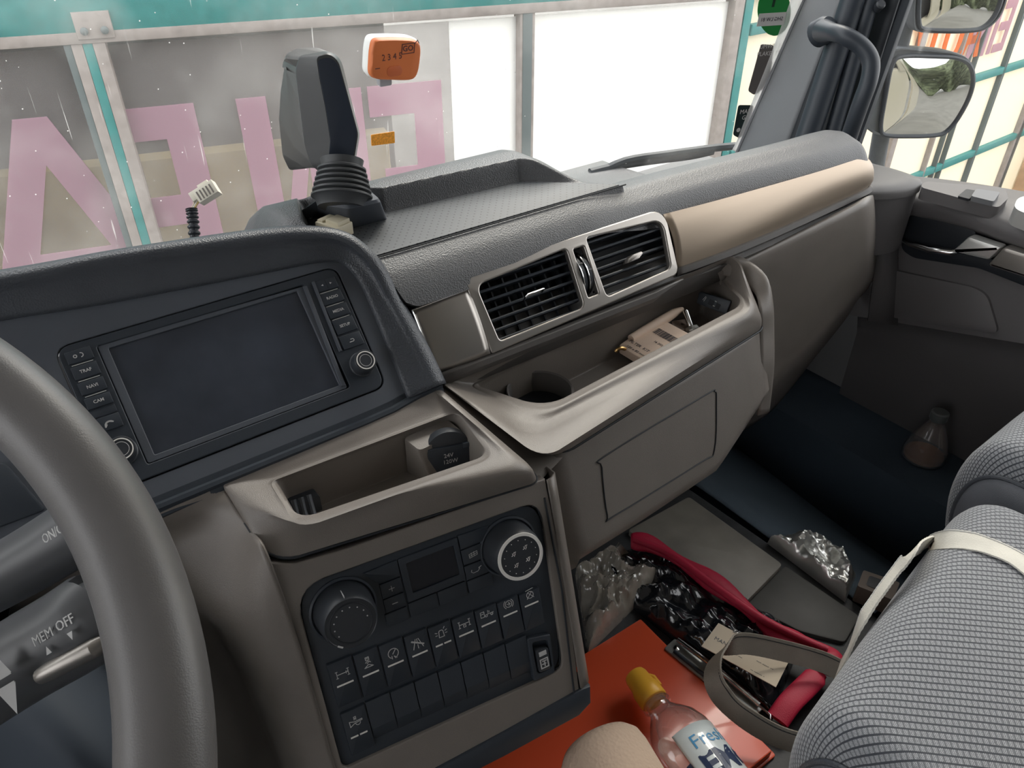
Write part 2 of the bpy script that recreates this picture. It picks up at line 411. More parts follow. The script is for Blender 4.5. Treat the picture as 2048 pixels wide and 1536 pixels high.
# bottom rail under the fascia
L0 = [SF.p(u, v, w) for (v, w) in ((-.071, .0025), (-.0785, .004), (-.0845, .001), (-.088, -.012), (-.086, -.03), (-.070, -.03)) for u in (0,)]
rail = []
for u in np.linspace(-.42, .163, 24):
    k = .006 * sstep((u - .10) / .06)
    rail.append([SF.p(u, v + k, w) for (v, w) in ((-.0765, .0), (-.0785, .0032), (-.0815, .0035), (-.0835, .001), (-.0875, .0005), (-.090, -.006), (-.0885, -.03), (-.072, -.03), (-.072, -.0))])
build('fascia_rail', MB().skin(rail, True, True, True), M['black'], dash)
# hood (visor) around the fascia
outl = [(-.42, .150), (-.30, .135), (-.1166, .1165), (-.0334, .1103), (.0698, .0989), (.1107, .090), (.134, .0787), (.1466, .0638), (.1557, .0404), (.1591, .0049), (.1629, -.0406), (.1632, -.0753)]
inn2 = [(-.42, .122), (-.30, .108), (-.1265, .0874), (-.056, .0785), (.0698, .0675), (.0978, .0654), (.1166, .0619), (.1282, .0553), (.1345, .0364), (.1346, .0087), (.1325, -.0406), (.1305, -.0753)]
I2 = cat(inn2, 5); O2 = cat(outl, 5); L = []
for k, (i, o) in enumerate(zip(I2, O2)):
    e = o - i; e = e / np.linalg.norm(e)
    up = sstep((o[1] - .0) / .06)             # the top overhangs, the right side lies flatter
    def q(ref, out, w): return SF.p(ref[0] + e[0] * out, ref[1] + e[1] * out, w)
    side = 1 - up
    L.append([q(i, -.001, -.012), q(i, .0, .0015), q(i, .003, .0035), q(i + (o - i) * .5, 0, .006 + .004 * up), q(o, -.011, .0085 + .008 * up), q(o, -.007, .0085 + .0078 * up), q(o, -.003, .007 + .0066 * up), q(o, .0005, .004 + .0038 * up), q(o, .0022, -.002),
              SF.p(o[0] + e[0] * .006, o[1] + e[1] * .006, -.03) + A([0, .02, 0]), SF.p(o[0], o[1], -.05) + A([0, .05, -.01]), SF.p(o[0], o[1], -.12) + A([0, .06, -.02])])
Lc = [cat(r, 2) for r in L]
build('instrument_hood', MB().skin(Lc, closed=False), M['hood'], dash, smooth=60, solid=.002)
# stitched groove running inside the hood
build('hood_groove', MB().tube([SF.p(p[0] + .003, p[1] + .0035, .0034) for p in I2[:-6]], .0011, 6), M['dark'], dash)
# vertical switch recess left of the screen (seen past the wheel)
build('button_panel', MB().prism(SF, rnd([(-.150, -.003), (-.1165, .003), (-.1175, .047), (-.150, .051)], .004), .0, .0025, .001), M['black'], dash)
build('button_panel', MB().prism(SF, rnd([(-.195, -.052), (-.1455, -.0525), (-.157, -.012), (-.195, -.008)], .003), .0, .003, .001), M['black'], dash)
build('button_symbol', MB().strokes(SF.sub(-.126, .0355), [[(-.006, 0), (-.003, .003), (0, .001)], [tuple(p) for p in arcl(.001, .001, .0022, -60, 200, 8)], [tuple(p) for p in arcl(.005, .0, .002, -90, 90, 6)]], .0006, .0026), M['print'], dash)

# ---- silver trim
zb = A([0, 0, 0.])
def vbow(a, b): return -2.2 * (b + .002) ** 2 + .0
VO = [(-.110, -.0385), (.1385, -.0255), (.1345, .0405), (-.1085, .0435)]
build('vent_backing', MB().box(VF, -.112, .158, -.0395, .041, -.045, -.0305, 0).box(VF, -.19, -.112, -.0395, .012, -.045, -.0305, 0), M['dark'], dash)
hv1 = rnd([(-.099, -.0315), (.0045, -.0300), (.0075, .0305), (-.103, .0240)], [.004, .006, .004, .010])
hv2 = rnd([(.035, -.0285), (.1285, -.0240), (.1385, .0280), (.0355, .0345)], [.006, .006, .012, .004])
hw = rnd([(.0125, -.0225), (.0265, -.0225), (.0290, .0275), (.0150, .0275)], .002)
out = rnd([(-.1110, -.0405), (.1375, -.0330), (.1470, .0400), (-.1130, .0395)], [.003, .008, .018, .014])
build('vent_bezel', MB().plate(VF, [out, hv1, hv2, hw], -.004, .0035, .0016, vbow), M['silver'], dash, smooth=40)
# dark strips under and above the vents
mb = MB()
lo = [[VF.p(a, b if a < .13 else -.0395 + (b + .0395) * .15, c) for a in (-.171, -.10, 0, .10, .143)] for b, c in ((-.0395, -.002), (-.043, .000), (-.048, -.002), (-.052, -.010), (-.053, -.035))]
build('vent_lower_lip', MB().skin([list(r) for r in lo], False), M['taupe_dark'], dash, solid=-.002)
# left silver piece
VL = [(-.1685, .0205), (-.1700, -.0385), (-.1125, -.0405), (-.1135, .0235)]
gl = []
for a in np.linspace(0, 1, 10):
    r = []
    for bb in np.linspace(0, 1, 12):
        u0 = -.1705 + .0585 * a; v0 = -.0395 + (.061 + .002 * a) * bb
        r.append(VF.p(u0 + .001 * bb, v0, -2.6 * (v0 + .005) ** 2 + .0025 - .006 * (1 - a) ** 3))
    gl.append(r)
mb = MB().skin(gl, False); build('silver_end_trim', mb, M['silver'], dash, solid=-.003)
edge = [r + VF.n * .0006 for r in gl[0]]
build('silver_end_edge', MB().tube([g[-1] for g in gl][::-1] + edge[::-1], .0009, 6), M['chrome'], dash)
# right silver strip, wrapping towards the door
tp = [AZ(1326, 432, -.331), AZ(1430, 405, -.331), AZ(1540, 374, -.331), AZ(1640, 345, -.331), AZ(1712, 322, -.332), AZ(1733, 318, -.336)]
bt = [AZ(1350, 534, -.383), AZ(1445, 500, -.381), AZ(1545, 459, -.379), AZ(1650, 412, -.376), AZ(1722, 379, -.373), AZ(1741, 368, -.374)]
st = []
for a, c in zip(cat(tp, 5), cat(bt, 5)):
    n = A([0.0, -.72, .69]); r = []
    for k in range(9):
        t = k / 8; r.append(a + (c - a) * t + n * (.006 * (1 - (2 * t - 1) ** 2)))
    st.append([a + A([0, .006, -.006])] + r + [c + A([0, .008, .004])])
build('silver_strip', MB().skin(st, False), M['strip'], dash, solid=-.002)
# beads beneath the strip
bd = []
for c in cat(bt, 5):
    bd.append([c + A(q) for q in ((0, .004, .0), (0, -.004, -.002), (0, -.006, -.008), (0, -.002, -.013), (0, .004, -.014), (0, .002, -.017), (0, -.003, -.020), (0, -.001, -.026), (0, .012, -.030), (0, .04, -.032))])
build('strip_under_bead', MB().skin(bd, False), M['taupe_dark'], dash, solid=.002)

# ---- taupe tray piece over the climate panel
zt = -.400
BL, BR = SF.W(443, 968), SF.W(881, 776)
F0, F1 = KF.W(543, 1130), KF.W(1086, 962)
l_seam = [BL + A([0, .004, -.004]), BR + A([0, .004, -.004]), F1, F0]
B2, B3 = BL + A([0, 0, -.001]), BR + A([0, 0, -.001])
f1b, f0b = AZ(1078, 946, -.412), AZ(520, 1080, -.412)
f1c, f0c = AZ(1050, 934, -.402), AZ(535, 1050, -.402)
rim = [AZ(528, 962, zt), AZ(925, 812, zt), AZ(1000, 915, zt), AZ(590, 1062, zt)]
rim2 = [AZ(540, 964, zt), AZ(917, 822, zt), AZ(985, 916, zt - .001), AZ(592, 1048, zt - .001)]
rim3 = [AZ(556, 966, zt - .006), AZ(910, 832, zt - .006), AZ(974, 914, zt - .006), AZ(600, 1043, zt - .006)]
def low(P_, dz, f=.0):
    c = sum(P_) / 4; return [p + (c - p) * f + A([0, 0, dz]) for p in P_]
LP = [rloop(l_seam, [.002, .002, .012, .020]), rloop([B2, B3, f1b, f0b], [.002, .002, .014, .034]), rloop([B2 + A([0.004, -.002, 0.001]), B3 + A([-.006, -.002, .001]), f1c, f0c], [.004, .004, .018, .032]),
      rloop(rim, [.008, .012, .014, .018]), rloop(rim2, [.006, .010, .012, .015]), rloop(rim3, [.005, .009, .010, .013]), rloop(low(rim3, -.034, .05), [.004, .008, .009, .012]), rloop(low(rim3, -.038, .09), [.004, .008, .009, .012])]
mb = MB().skin(LP[:3]); 
mid = [cat([LP[j][i] for j in range(len(LP))], 3) for i in range(len(LP[0]))]
mb = MB().skin([[c[j] for c in mid] for j in range(len(mid[0]))], True, False, True)
build('centre_tray', mb, M['taupe'], dash, smooth=40)
LT = MB().ribbon
build('centre_tray_seam', MB().tube([p + A([0, -.0002, 0]) for p in LP[0][7 + 9:]], .0011, 6), M['dark'], dash)
# socket box in the tray
bx = Fr(AZ(812, 880, -.405), (cos(rad(6)), -sin(rad(6)), 0), (sin(rad(6)), cos(rad(6)), 0))
p0, p1, p2 = AZ(806, 876, -.407), AZ(893, 836, -.407), AZ(925, 862, -.411)
q0 = AZ(838, 902, -.411)
top = [p0, p1, p2, q0]
dn = [p + A([0, .0, -.036]) for p in (p0, p1)] + [p2 + A([.004, -.012, -.036]), q0 + A([.004, -.012, -.036])]
mb = MB().skin([rloop(dn, .002, 3, 2), rloop([p + A([0, 0, -.002]) for p in top], .003, 3, 2), rloop([p + (sum(top) / 4 - p) * .03 for p in top], .003, 3, 2)], True, False, True)
build('socket_housing', mb, M['taupe'], dash)
# seam groove between trays
# ---- stack front around the climate panel
ol = [KF.uv(*p) for p in ((545, 1131), (600, 1127), (800, 1065), (1086, 963), (1108, 1080), (1133, 1240), (1150, 1384), (940, 1492), (800, 1545), (690, 1600))]
ol = [(ol[0][0] + .002, ol[0][1])] + ol[1:]
hole = [KF.uv(*p) for p in ((604, 1215), (612, 1182), (637, 1164), (793, 1107), (935, 1054), (1045, 1015), (1074, 1024), (1088, 1053), (1106, 1168), (1117, 1331), (1102, 1352), (1006, 1404), (864, 1468), (687, 1532))]
hol = [tuple(p) for p in cat(hole, 3, True)]
fr_out = [(-.121, -.16), (.128, -.106), (.128, .0885)]
plate_out = [(.1265, .1035), (.1285, .0), (.1235, -.1035), (.040, -.109), (-.06, -.113), (-.10, -.115), (-.100, .0), (-.102, .05), (-.1015, .128), (-.0985, .114), (-.083, .1075), (-.042, .1045)]
build('stack_front', MB().plate(KF, [plate_out, rnd([(-.090, -.0735), (.112, -.0765), (.1185, .0865), (-.0885, .0885)], [.006, .010, .016, .022])], -.012, .0, .0012), M['taupe_dark'] if False else M['taupe'], dash)
build('climate_recess', MB().box(KF, -.096, .122, -.095, .088, -.020, -.0115), M['dark'], dash)
build('stack_seam', MB().tube([KF.p(.1225, .0875, .0006), KF.p(.1235, .0, .0006), KF.p(.1175, -.1035, .0006)], .0010, 6), M['dark'], dash)
# flank of the stack, turning away on its right
fl = []
for v in np.linspace(.102, -.106, 12):
    k = (.102 - v) / .21
    fl.append([KF.p(.1275 - .003 * k, v, -.0005), KF.p(.1335 - .002 * k, v, -.003), KF.p(.139 - .002 * k, v, -.010), KF.p(.141 - .002 * k, v, -.03), KF.p(.143, v, -.10)])
build('stack_flank', MB().skin(fl, False), M['taupe'], dash, smooth=60, solid=.002)
# black foot trim of the stack
ft = [(-.11, -.108), (-.06, -.1125), (.040, -.108), (.1235, -.1025), (.1345, -.1035), (.132, -.121), (.118, -.128), (.04, -.131), (-.11, -.131)]
build('stack_foot_trim', MB().prism(KF, ft, -.10, .003, .003), M['black'], dash)

# ---- driver side knee panel: rolls over and falls away left of the stack
def kq(u, v, w): return KF.p(u, v, w)
R0 = [SF.W(446, 970) + A([0, .003, -.003]), SF.W(405, 988), SF.W(350, 1010), SF.W(290, 1036), SF.W(200, 1070), SF.W(60, 1120)]
rows = [R0,
        [AZ(462, 1000, -.402), AZ(415, 1012, -.404), AZ(350, 1036, -.406), AZ(290, 1060, -.408), AZ(190, 1100, -.41), AZ(40, 1150, -.41)],
        [AZ(508, 1062, -.414), AZ(440, 1068, -.424), AZ(365, 1080, -.436), AZ(300, 1105, -.445), AZ(190, 1150, -.45), AZ(20, 1210, -.45)],
        [kq(-.099, .122, .0004), kq(-.1215, .085, -.014), kq(-.146, .080, -.040), kq(-.166, .07, -.075), kq(-.20, .06, -.10), kq(-.30, .06, -.12)],
        [kq(-.095, .050, .0004), kq(-.1215, .048, -.012), kq(-.140, .045, -.045), kq(-.155, .04, -.095), kq(-.20, .03, -.13), kq(-.30, .03, -.15)],
        [kq(-.095, .0, .0004), kq(-.1185, .0, -.012), kq(-.136, -.005, -.050), kq(-.148, -.01, -.11), kq(-.20, -.02, -.16), kq(-.30, -.02, -.18)],
        [kq(-.095, -.07, .0004), kq(-.116, -.07, -.013), kq(-.132, -.075, -.052), kq(-.142, -.08, -.12), kq(-.19, -.09, -.19), kq(-.30, -.1, -.2)],
        [kq(-.095, -.14, .0004), kq(-.113, -.14, -.015), kq(-.128, -.14, -.055), kq(-.138, -.15, -.12), kq(-.19, -.16, -.20), kq(-.30, -.16, -.22)],
        [kq(-.095, -.24, .0004), kq(-.112, -.24, -.015), kq(-.126, -.24, -.055), kq(-.136, -.25, -.12), kq(-.19, -.26, -.20), kq(-.30, -.26, -.22)]]
build('knee_panel', MB().skin(grid(rows, 5, 5), False), M['taupe'], dash, smooth=70, solid=-.002)

# ---- passenger tray and glove panel
_g = rad(-6.5); _l = rad(20)
gh = A([cos(_g), -sin(_g), 0]); gfw = A([sin(_g), cos(_g), 0])
GF = Fr(AY(1122, 900, .40), gh, A([0, 0, cos(_l)]) + sin(_l) * gfw)
gA, gB = GF.uv(1120, 900), GF.uv(1524, 656)
S0 = [A([.284, .500, -.398]), A([.700, .505, -.392]), GF.W(1527, 656), GF.W(1112, 916)]
S1 = [A([.285, .499, -.396]), A([.699, .502, -.391]), GF.W(1527, 640, .004), KF.W(1086, 920, .001)]
fr_, fl_ = AZ(1512, 628, -.428), AZ(1104, 862, -.430)
S2 = [A([.287, .497, -.3955]), A([.697, .500, -.390]), AZ(1512, 628, -.4235), AZ(1062, 862, -.4225)]
S3 = [AZ(930, 770, -.418), AZ(1438, 540, -.418), AZ(1504, 616, -.4195), AZ(1080, 838, -.420)]
S4 = [AZ(944, 772, -.420), AZ(1428, 545, -.420), AZ(1494, 612, -.4205), AZ(1088, 826, -.4205)]
S5 = [AZ(954, 776, -.426), AZ(1422, 550, -.426), AZ(1486, 612, -.426), AZ(1092, 818, -.426)]
G = [rloop(S0, [.002, .010, .010, .022]), rloop(S1, [.002, .012, .012, .020]), rloop(S2, [.002, .020, .020, .022]), rloop(S3, [.008, .016, .022, .026]), rloop(S4, [.006, .014, .020, .024]), rloop(S5, [.005, .013, .018, .022]),
     rloop(low(S5, -.040, .05), [.005, .010, .014, .018]), rloop(low(S5, -.046, .10), [.005, .010, .014, .018])]
mid = [cat([G[j][i] for j in range(len(G))], 3) for i in range(len(G[0]))]
build('passenger_tray', MB().skin([[c[j] for c in mid] for j in range(len(mid[0]))], True, False, True), M['taupe'], dash, smooth=40)
_q = A([0, .001, -.0035])
build('seam_bed', MB().skin([[BR + _q + A([-.01, 0, 0]), F1 + _q + A([-.01, 0, 0])], [S0[0] + _q + A([.01, 0, 0]), S0[3] + _q + A([.01, 0, 0])], [S0[0] + _q + A([.02, 0, -.05]), S0[3] + _q + A([.02, 0, -.05])]], False), M['taupe'], dash, smooth=0, solid=.002)
# wall rising behind the tray to the silver strip
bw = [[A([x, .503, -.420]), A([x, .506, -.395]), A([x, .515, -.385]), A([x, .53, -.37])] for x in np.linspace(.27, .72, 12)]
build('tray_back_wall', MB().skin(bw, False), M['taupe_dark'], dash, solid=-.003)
# cup holder ring in the floor of the tray
cc = AZ(1080, 800, -.452)
cf = Fr(cc, (1, 0, 0), (0, 1, 0))
build('cup_holder', MB().lathe(cf, [(.030, -.02), (.030, .0), (.031, .012), (.033, .013), (.034, .010), (.034, -.012)], 36, False, False), M['taupe_dark'], dash)
build('cup_holder_well', MB().lathe(cf, [(.0295, -.01), (.0295, -.0125)], 36), M['dark'], dash)
# glove panel
bot = [GF.uv(*p) for p in ((1536, 806), (1512, 840), (1440, 955), (1300, 1050), (1165, 1135))]
gp = [gA, (gA[0] - .004, gA[1] - .012)] + [(-.012, -.05), (bot[4][0], bot[4][1])] + bot[3::-1] + [gB]
def gbow(a, b): return 0.0
rows = []
topl = [(gA[0] - .006, gA[1] - .002), gB]
for v in np.linspace(0, 1, 16):
    r = []
    for u in np.linspace(0, 1, 26):
        a = topl[0][0] + (gB[0] + .004 - topl[0][0]) * u
        tb = interp(a, [gA[0], gB[0]], [gA[1], gB[1]])
        bb = interp(a, [bot[4][0], bot[3][0], bot[2][0], bot[1][0], bot[0][0]], [bot[4][1], bot[3][1], bot[2][1], bot[1][1], bot[0][1]])
        b = tb + (bb - tb) * v
        if u == 0: r.append(GF.p(a - .055, b - .01, -.03)); r.append(GF.p(a - .004, b, -.006))
        w = -.004 * sstep((u - .90) / .1) ** 2 - .03 * sstep((v - .9) / .1) ** 2
        r.append(GF.p(a, b, w))
    rows.append(r)
build('glove_panel', MB().skin(rows, False), M['taupe'], dash, smooth=60, solid=-.003)
build('glove_seam', MB().tube([p + A([-.0002, -.0012, 0]) for p in G[0][35:55]], .0012, 6), M['dark'], dash)
hat = [GF.uv(*p) for p in ((1203, 935), (1212, 910), (1410, 790), (1428, 783), (1432, 800), (1428, 900), (1400, 925), (1230, 1030), (1214, 1030))]
hc = [GF.p(p[0], p[1], .0006) for p in cat(hat, 5, True)]
build('fuse_cover_seam', MB().tube(hc + hc[:1], .0007, 6, False), M['dark'], dash)
# flange to the right of the tray
FT = [(1430, 541), (1470, 533), (1510, 540), (1535, 570), (1543, 620), (1547, 700), (1545, 790)]
FB = [(1490, 512), (1515, 515), (1545, 545), (1556, 580), (1560, 640), (1562, 720), (1558, 800)]
fl1 = [AZ(1425, 545, -.412), AZ(1468, 556, -.416), AZ(1508, 585, -.422)] + [GF.W(1517, 622, -.002), GF.W(1519, 660, -.004), GF.W(1520, 735, -.005), GF.W(1514, 830, -.02)]
fl2 = [AZ(1440, 530, -.402), AZ(1490, 535, -.404), AZ(1530, 562, -.410)] + [GF.W(1543, 610, -.001), GF.W(1545, 660, -.004), GF.W(1545, 735, -.006), GF.W(1536, 822, -.026)]
fl3 = [p + A([.006, .012, .004]) for p in fl2[:3]] + [p + A([.010, .022, .0]) for p in fl2[3:]]
fl4 = [p + A([.010, .05, .004]) for p in fl2[:3]] + [p + A([.012, .09, .0]) for p in fl2[3:]]
build('tray_flange', MB().skin(grid([fl1, fl2, fl3, fl4], 5, 4), False), M['taupe'], dash, smooth=70, solid=-.002)
# lower right dash panel
def LR(x, y, k=0): return AY(x, y, .505 + k)
rows = [[LR(1430, 545, .002), LR(1500, 512), LR(1600, 462, -.004), LR(1700, 411, -.008), LR(1733, 393, -.006), LR(1746, 390, .02)],
        [LR(1440, 558, -.002), LR(1505, 530, -.006), LR(1605, 480, -.012), LR(1703, 430, -.017), LR(1738, 412, -.013), LR(1750, 408, .02)],
        [LR(1450, 650), LR(1550, 620, -.004), LR(1640, 560, -.010), LR(1715, 500, -.015), LR(1742, 480, -.010), LR(1756, 475, .03)],
        [LR(1450, 760), LR(1550, 720, -.000), LR(1640, 640, -.005), LR(1712, 570, -.008), LR(1738, 550, -.004), LR(1750, 545, .03)],
        [LR(1450, 840), LR(1550, 770, .004), LR(1640, 680, .0), LR(1700, 612, .0), LR(1728, 580, .004), LR(1740, 570, .04)],
        [LR(1450, 880, .06), LR(1540, 825, .06), LR(1630, 715, .05), LR(1690, 640, .04), LR(1715, 600, .04), LR(1730, 585, .06)]]
build('lower_dash_panel', MB().skin(grid(rows, 5, 5), False), M['taupe'], dash, smooth=70, solid=-.003)
# hidden structure carrying the dash: firewall and filler body
build('dash_body', MB().box(XF, .30, .98, .56, .62, -.62, -.40, .01).box(XF, -.4, .30, .54, .60, -.75, -.42, .01), M['dark'], dash)
# ------------------------------------------------------------------ air vents
def air_vent(name, label, a0, a1, b0, b1, tab, n, seed, vanes):
    t = thing(name, label, 'air vent', VF.p((a0 + a1) / 2, (b0 + b1) / 2, -.012), 'twin air vents in the silver bezel')
    # slats follow the opening, tilted
    mb = MB()
    for k in range(n):
        b = b0 + (b1 - b0) * (k + .5) / n
        P_ = []
        for a in (a0, a1):
            P_.append([VF.p(a, b - .0042, -.016), VF.p(a, b - .0026, -.0035), VF.p(a, b - .0012, -.0030), VF.p(a, b - .0002, -.004), VF.p(a, b - .0022, -.016)])
        mb.skin(P_, True, True, True)
    build('slats', mb, M['black'], t, smooth=50)
    mb = MB()
    for k in range(vanes):
        a = a0 + (a1 - a0) * (k + .5) / vanes
        mb.box(VF, a - .0008, a + .0008, b0, b1, -.027, -.017)
    if vanes: build('vanes', mb, M['knob'], t)
    if tab == 'ring':
        c = (a0 + a1) / 2 + .002; q = -.001
        build('tab', MB().tube([VF.p(c - .012, q - .003, -.004), VF.p(c - .0118, q, .003), VF.p(c - .010, q + .001, .0045), VF.p(c + .008, q + .0018, .0045), VF.p(c + .0105, q + .0016, .003), VF.p(c + .011, q - .001, -.004)], .0010, 8), M['chrome'], t)
    else:
        c = (a0 + a1) / 2 - .001
        build('tab', MB().prism(VF, rnd([(c - .012, -.0035), (c + .004, -.0030), (c + .0115, .0010), (c + .010, .0035), (c - .002, .0032), (c - .0105, .0002)], .001), -.006, .0035, .001), M['silver'], t)
    return t
air_vent('air_vent', 'left dashboard air vent with thin bright wire tab and visible cross vanes', -.1035, .0095, -.034, .033, 'ring', 7, 1, 7)
air_vent('air_vent', 'right dashboard air vent with a flat silver tab, next to the long silver strip', .0335, .141, -.031, .036, 'flat', 7, 2, 0)
t = thing('vent_dial', 'pair of dark thumb wheels with bright arcs between the two dashboard air vents', 'dial', VF.p(.0205, .0025, -.01))
for k, a in enumerate((.0165, .0240)):
    fr = Fr(VF.p(a, .0025, -.020), VF.n, VF.u)
    w = build('thumb_wheel', MB().lathe(fr, [(.0225, -.0026), (.024, -.0020), (.024, .0018), (.0225, .0024)], 40), M['knob'], t)
    build('bright_rib', MB().tube([fr.p(.0246 * cos(rad(q)), .0246 * sin(rad(q)), .0024) for q in range(-64, 65, 8)], .0007, 6), M['chrome'], w)
    build('marker', MB().box(fr.sub(.0240 * cos(rad(22 - 20 * k)), .0240 * sin(rad(22 - 20 * k)), 0, rad(22 - 20 * k)), -.001, .0013, -.0007, .0007, -.0022, .002), M['chrome'], w)

# ------------------------------------------------------------------ infotainment unit
iu = thing('infotainment_unit', 'black touchscreen radio with button columns and two knobs set in the dashboard', 'car radio', SF.p(.008, -.057, -.01))
build('housing', MB().plate(SF, [rnd([(-.1025, -.0575), (.1150, -.0575), (.1180, .0545), (-.1025, .0545)], .009), hole_g], -.010, .0008, .0008), M['black'], iu)
fr = rnd([(-.0765, -.0475), (.0845, -.0475), (.0865, .0465), (-.0765, .0490)], .002)
build('bezel', MB().plate(SF, [fr, rect(-.0700, .0792, -.0430, .0440, .001)], -.010, -.0005, .0006), M['fascia'], iu)
scb = build('screen', MB().box(SF, -.0705, .0798, -.0435, .0445, -.010, -.0028), M['screen'], iu)
# slim ridge beside the screen's right edge
build('bezel_ridge', MB().prism(SF, [(.0800, -.0445), (.0835, -.0455), (.0885, .0455), (.0850, .0460)], -.004, .0016, .001), M['fascia'], iu)
def tri(fr, a, b, s, dr):
    """a small triangle pointing at 0 right, 1 up, 2 left, 3 down"""
    c, q = [(1, 0), (0, 1), (-1, 0), (0, -1)][dr]
    return [fr.p(a + s * c, b + s * q, 0), fr.p(a - s * .7 * c - s * .8 * q, b - s * .7 * q + s * .8 * c, 0), fr.p(a - s * .7 * c + s * .8 * q, b - s * .7 * q - s * .8 * c, 0)]
def radio_button(a0, a1, b0, b1, kind, under=True):
    o = build('button', MB().prism(SF, rect(a0, a1, b0, b1, .0006, 2), -.001, .0026, .0006), M['black'], iu)
    ca, cb = (a0 + a1) / 2, (b0 + b1) / 2
    f = SF.sub(ca, cb, .0027)
    if kind in ('TRAF', 'NAVI', 'CAM', 'RADIO', 'MEDIA', 'SETUP'):
        build('lettering', MB().text(f, kind, .0034, 0, .0, h=.0001, bold=.00004), M['print'], o)
    elif kind == 'bright':
        build('symbol', MB().strokes(f, [arcl(.001, 0, .0016, -90, 90, 6), arcl(-.0028, 0, .0011, 0, 360, 8)], .0006), M['print'], o)
    elif kind == 'phone':
        build('symbol', MB().strokes(f, [arcl(0.0006, -.0022, .0030, 55, 170, 6)], .0012).strokes(f, [[(-.0026, -.0026), (-.0014, -.0012)], [(.0022, .0006), (.0032, -.0002)]], .0010), M['print'], o)
    elif kind == 'back':
        build('symbol', MB().strokes(f, [[(-.0022, -.0012), (.0008, -.0012)], arcl(.0008, -.0001, .0011, -90, 90, 6), [(.0008, .001), (-.0008, .001)]], .0006), M['print'], o)
    elif kind == 'arrows':
        mb = MB()
        for p in (tri(f, -.0038, 0, .0011, 2), tri(f, .0038, 0, .0011, 0)): mb.add(p + [q + SF.n * .0002 for q in p], [(3, 4, 5), (0, 1, 4, 3), (1, 2, 5, 4), (2, 0, 3, 5)])
        build('symbol', mb, M['print'], o, smooth=0)
        build('divider', MB().box(SF, ca - .0002, ca + .0002, b0 + .001, b1 - .001, .0020, .00275), M['dark'], o)
    if under: build('underline', MB().box(SF, a0 + .0015, a1 - .0015, b0 - .0013, b0 - .0009, .0, .0012), M['white'], iu)
LB = [(.0395, .0490, 'bright', 1), (.0270, .0370, 'TRAF', 1), (.0148, .0245, 'NAVI', 1), (.0035, .0122, 'CAM', 0), (-.0150, -.0045, 'phone', 0)]
for b0, b1, k, un in LB: radio_button(-.0985, -.0810, b0, b1, k, bool(un))
build('button', MB().prism(SF, rect(-.0985, -.0810, -.0035, .0025, .0006, 2), -.001, .0016, .0006), M['black'], iu)
RB = [(.0365, .0465, 'arrows', 1), (.0240, .0345, 'RADIO', 1), (.0115, .0220, 'MEDIA', 1), (-.0035, .0095, 'SETUP', 0), (-.0172, -.0052, 'back', 0)]
for b0, b1, k, un in RB: radio_button(.0945, .1135, b0, b1, k, bool(un))
build('button_edge', MB().prism(SF, [(.0900, -.0170), (.0925, -.0170), (.0955, .0470), (.0930, .0470)], -.001, .0030, .0006), M['fascia'], iu)
for (a, b) in ((-.0892, -.0330), (.1035, -.0335)):
    f = SF.sub(a, b, .0)
    kb = build('knob', MB().lathe(f, [(.0108, .0), (.0108, .003), (.0100, .0036), (.0095, .0135), (.0088, .0145)], 40), M['knob'], iu)
    build('bright_ring', MB().lathe(f, [(.0078, .0143), (.0078, .0150), (.0070, .0150), (.0070, .0143)], 40, False, False).skin([[f.p(.0078 * cos(2 * pi * k / 40), .0078 * sin(2 * pi * k / 40), .0149) for k in range(40)], [f.p(.0070 * cos(2 * pi * k / 40), .0070 * sin(2 * pi * k / 40), .0149) for k in range(40)]]), M['white'], kb)
    build('centre_ring', MB().skin([[f.p(r * cos(2 * pi * k / 40), r * sin(2 * pi * k / 40), .01475) for k in range(40)] for r in (.0052, .0048)]), M['print'], kb)
f = SF.sub(-.1005, -.0195, .0010)
build('power_symbol', MB().strokes(f, [arcl(0, 0, .0015, 120, 420, 10), [(0, .0003), (0, .0020)]], .0004), M['print'], iu)

# ------------------------------------------------------------------ climate and switch panel
cp = thing('climate_control_panel', 'dark climate control panel with two rotary knobs and two rows of rocker switches', 'control panel', KF.p(.01, -.07, -.01))
pan = [(-.0885, .0640), (-.0850, .0780), (-.0760, .0868), (-.05, .0875), (.10, .0862), (.1120, .0825), (.1178, .0680), (.1178, .0), (.1115, -.0660), (.1060, -.0745), (.09, -.0775), (-.02, -.0790), (-.0900, -.0790)]
build('panel', MB().prism(KF, [tuple(p) for p in rnd(pan, .006, 4)], -.012, -.0035, .001), M['black'], cp)
build('edge_groove', MB().tube([KF.p(a, b, -.0030) for a, b in cat(pan, 3, True)] + [KF.p(*pan[0], -.0030)], .0008, 6, False), M['dark'], cp)
wp = -.0035
# display
build('display_frame', MB().plate(KF, [rect(-.0090, .0415, .0420, .0805, .001), rect(-.0035, .0375, .0485, .0750, .001)], wp - .001, wp + .0022, .0005), M['black'], cp)
build('display', MB().box(KF, -.0045, .0385, .0475, .0760, wp - .001, wp + .0006), M['gloss'], cp)
def ckey(a0, a1, b0, b1, lines=None, w=.0005, pts=None, cut=None):
    o = build('button', MB().prism(KF, rnd(pts or [(a0, b0), (a1, b0), (a1, b1), (a0, b1)], .0006, 2), wp - .001, wp + .0020, .0005), M['black'], cp)
    if lines: build('symbol', MB().strokes(KF.sub((a0 + a1) / 2, (b0 + b1) / 2, wp + .0021), lines, w), M['print'], o)
ckey(0, 0, 0, 0, pts=[(-.0375, .0795), (-.0098, .0805), (-.0100, .0665), (-.0270, .0665)])
ckey(-.0275, -.0104, .0530, .0655, [[(-.0022, 0), (.0022, 0)], [(0, -.0022), (0, .0022)]])
ckey(-.0275, -.0106, .0405, .0520, [[(-.0022, 0), (.0022, 0)]])
ckey(-.0290, -.0108, .0285, .0395)
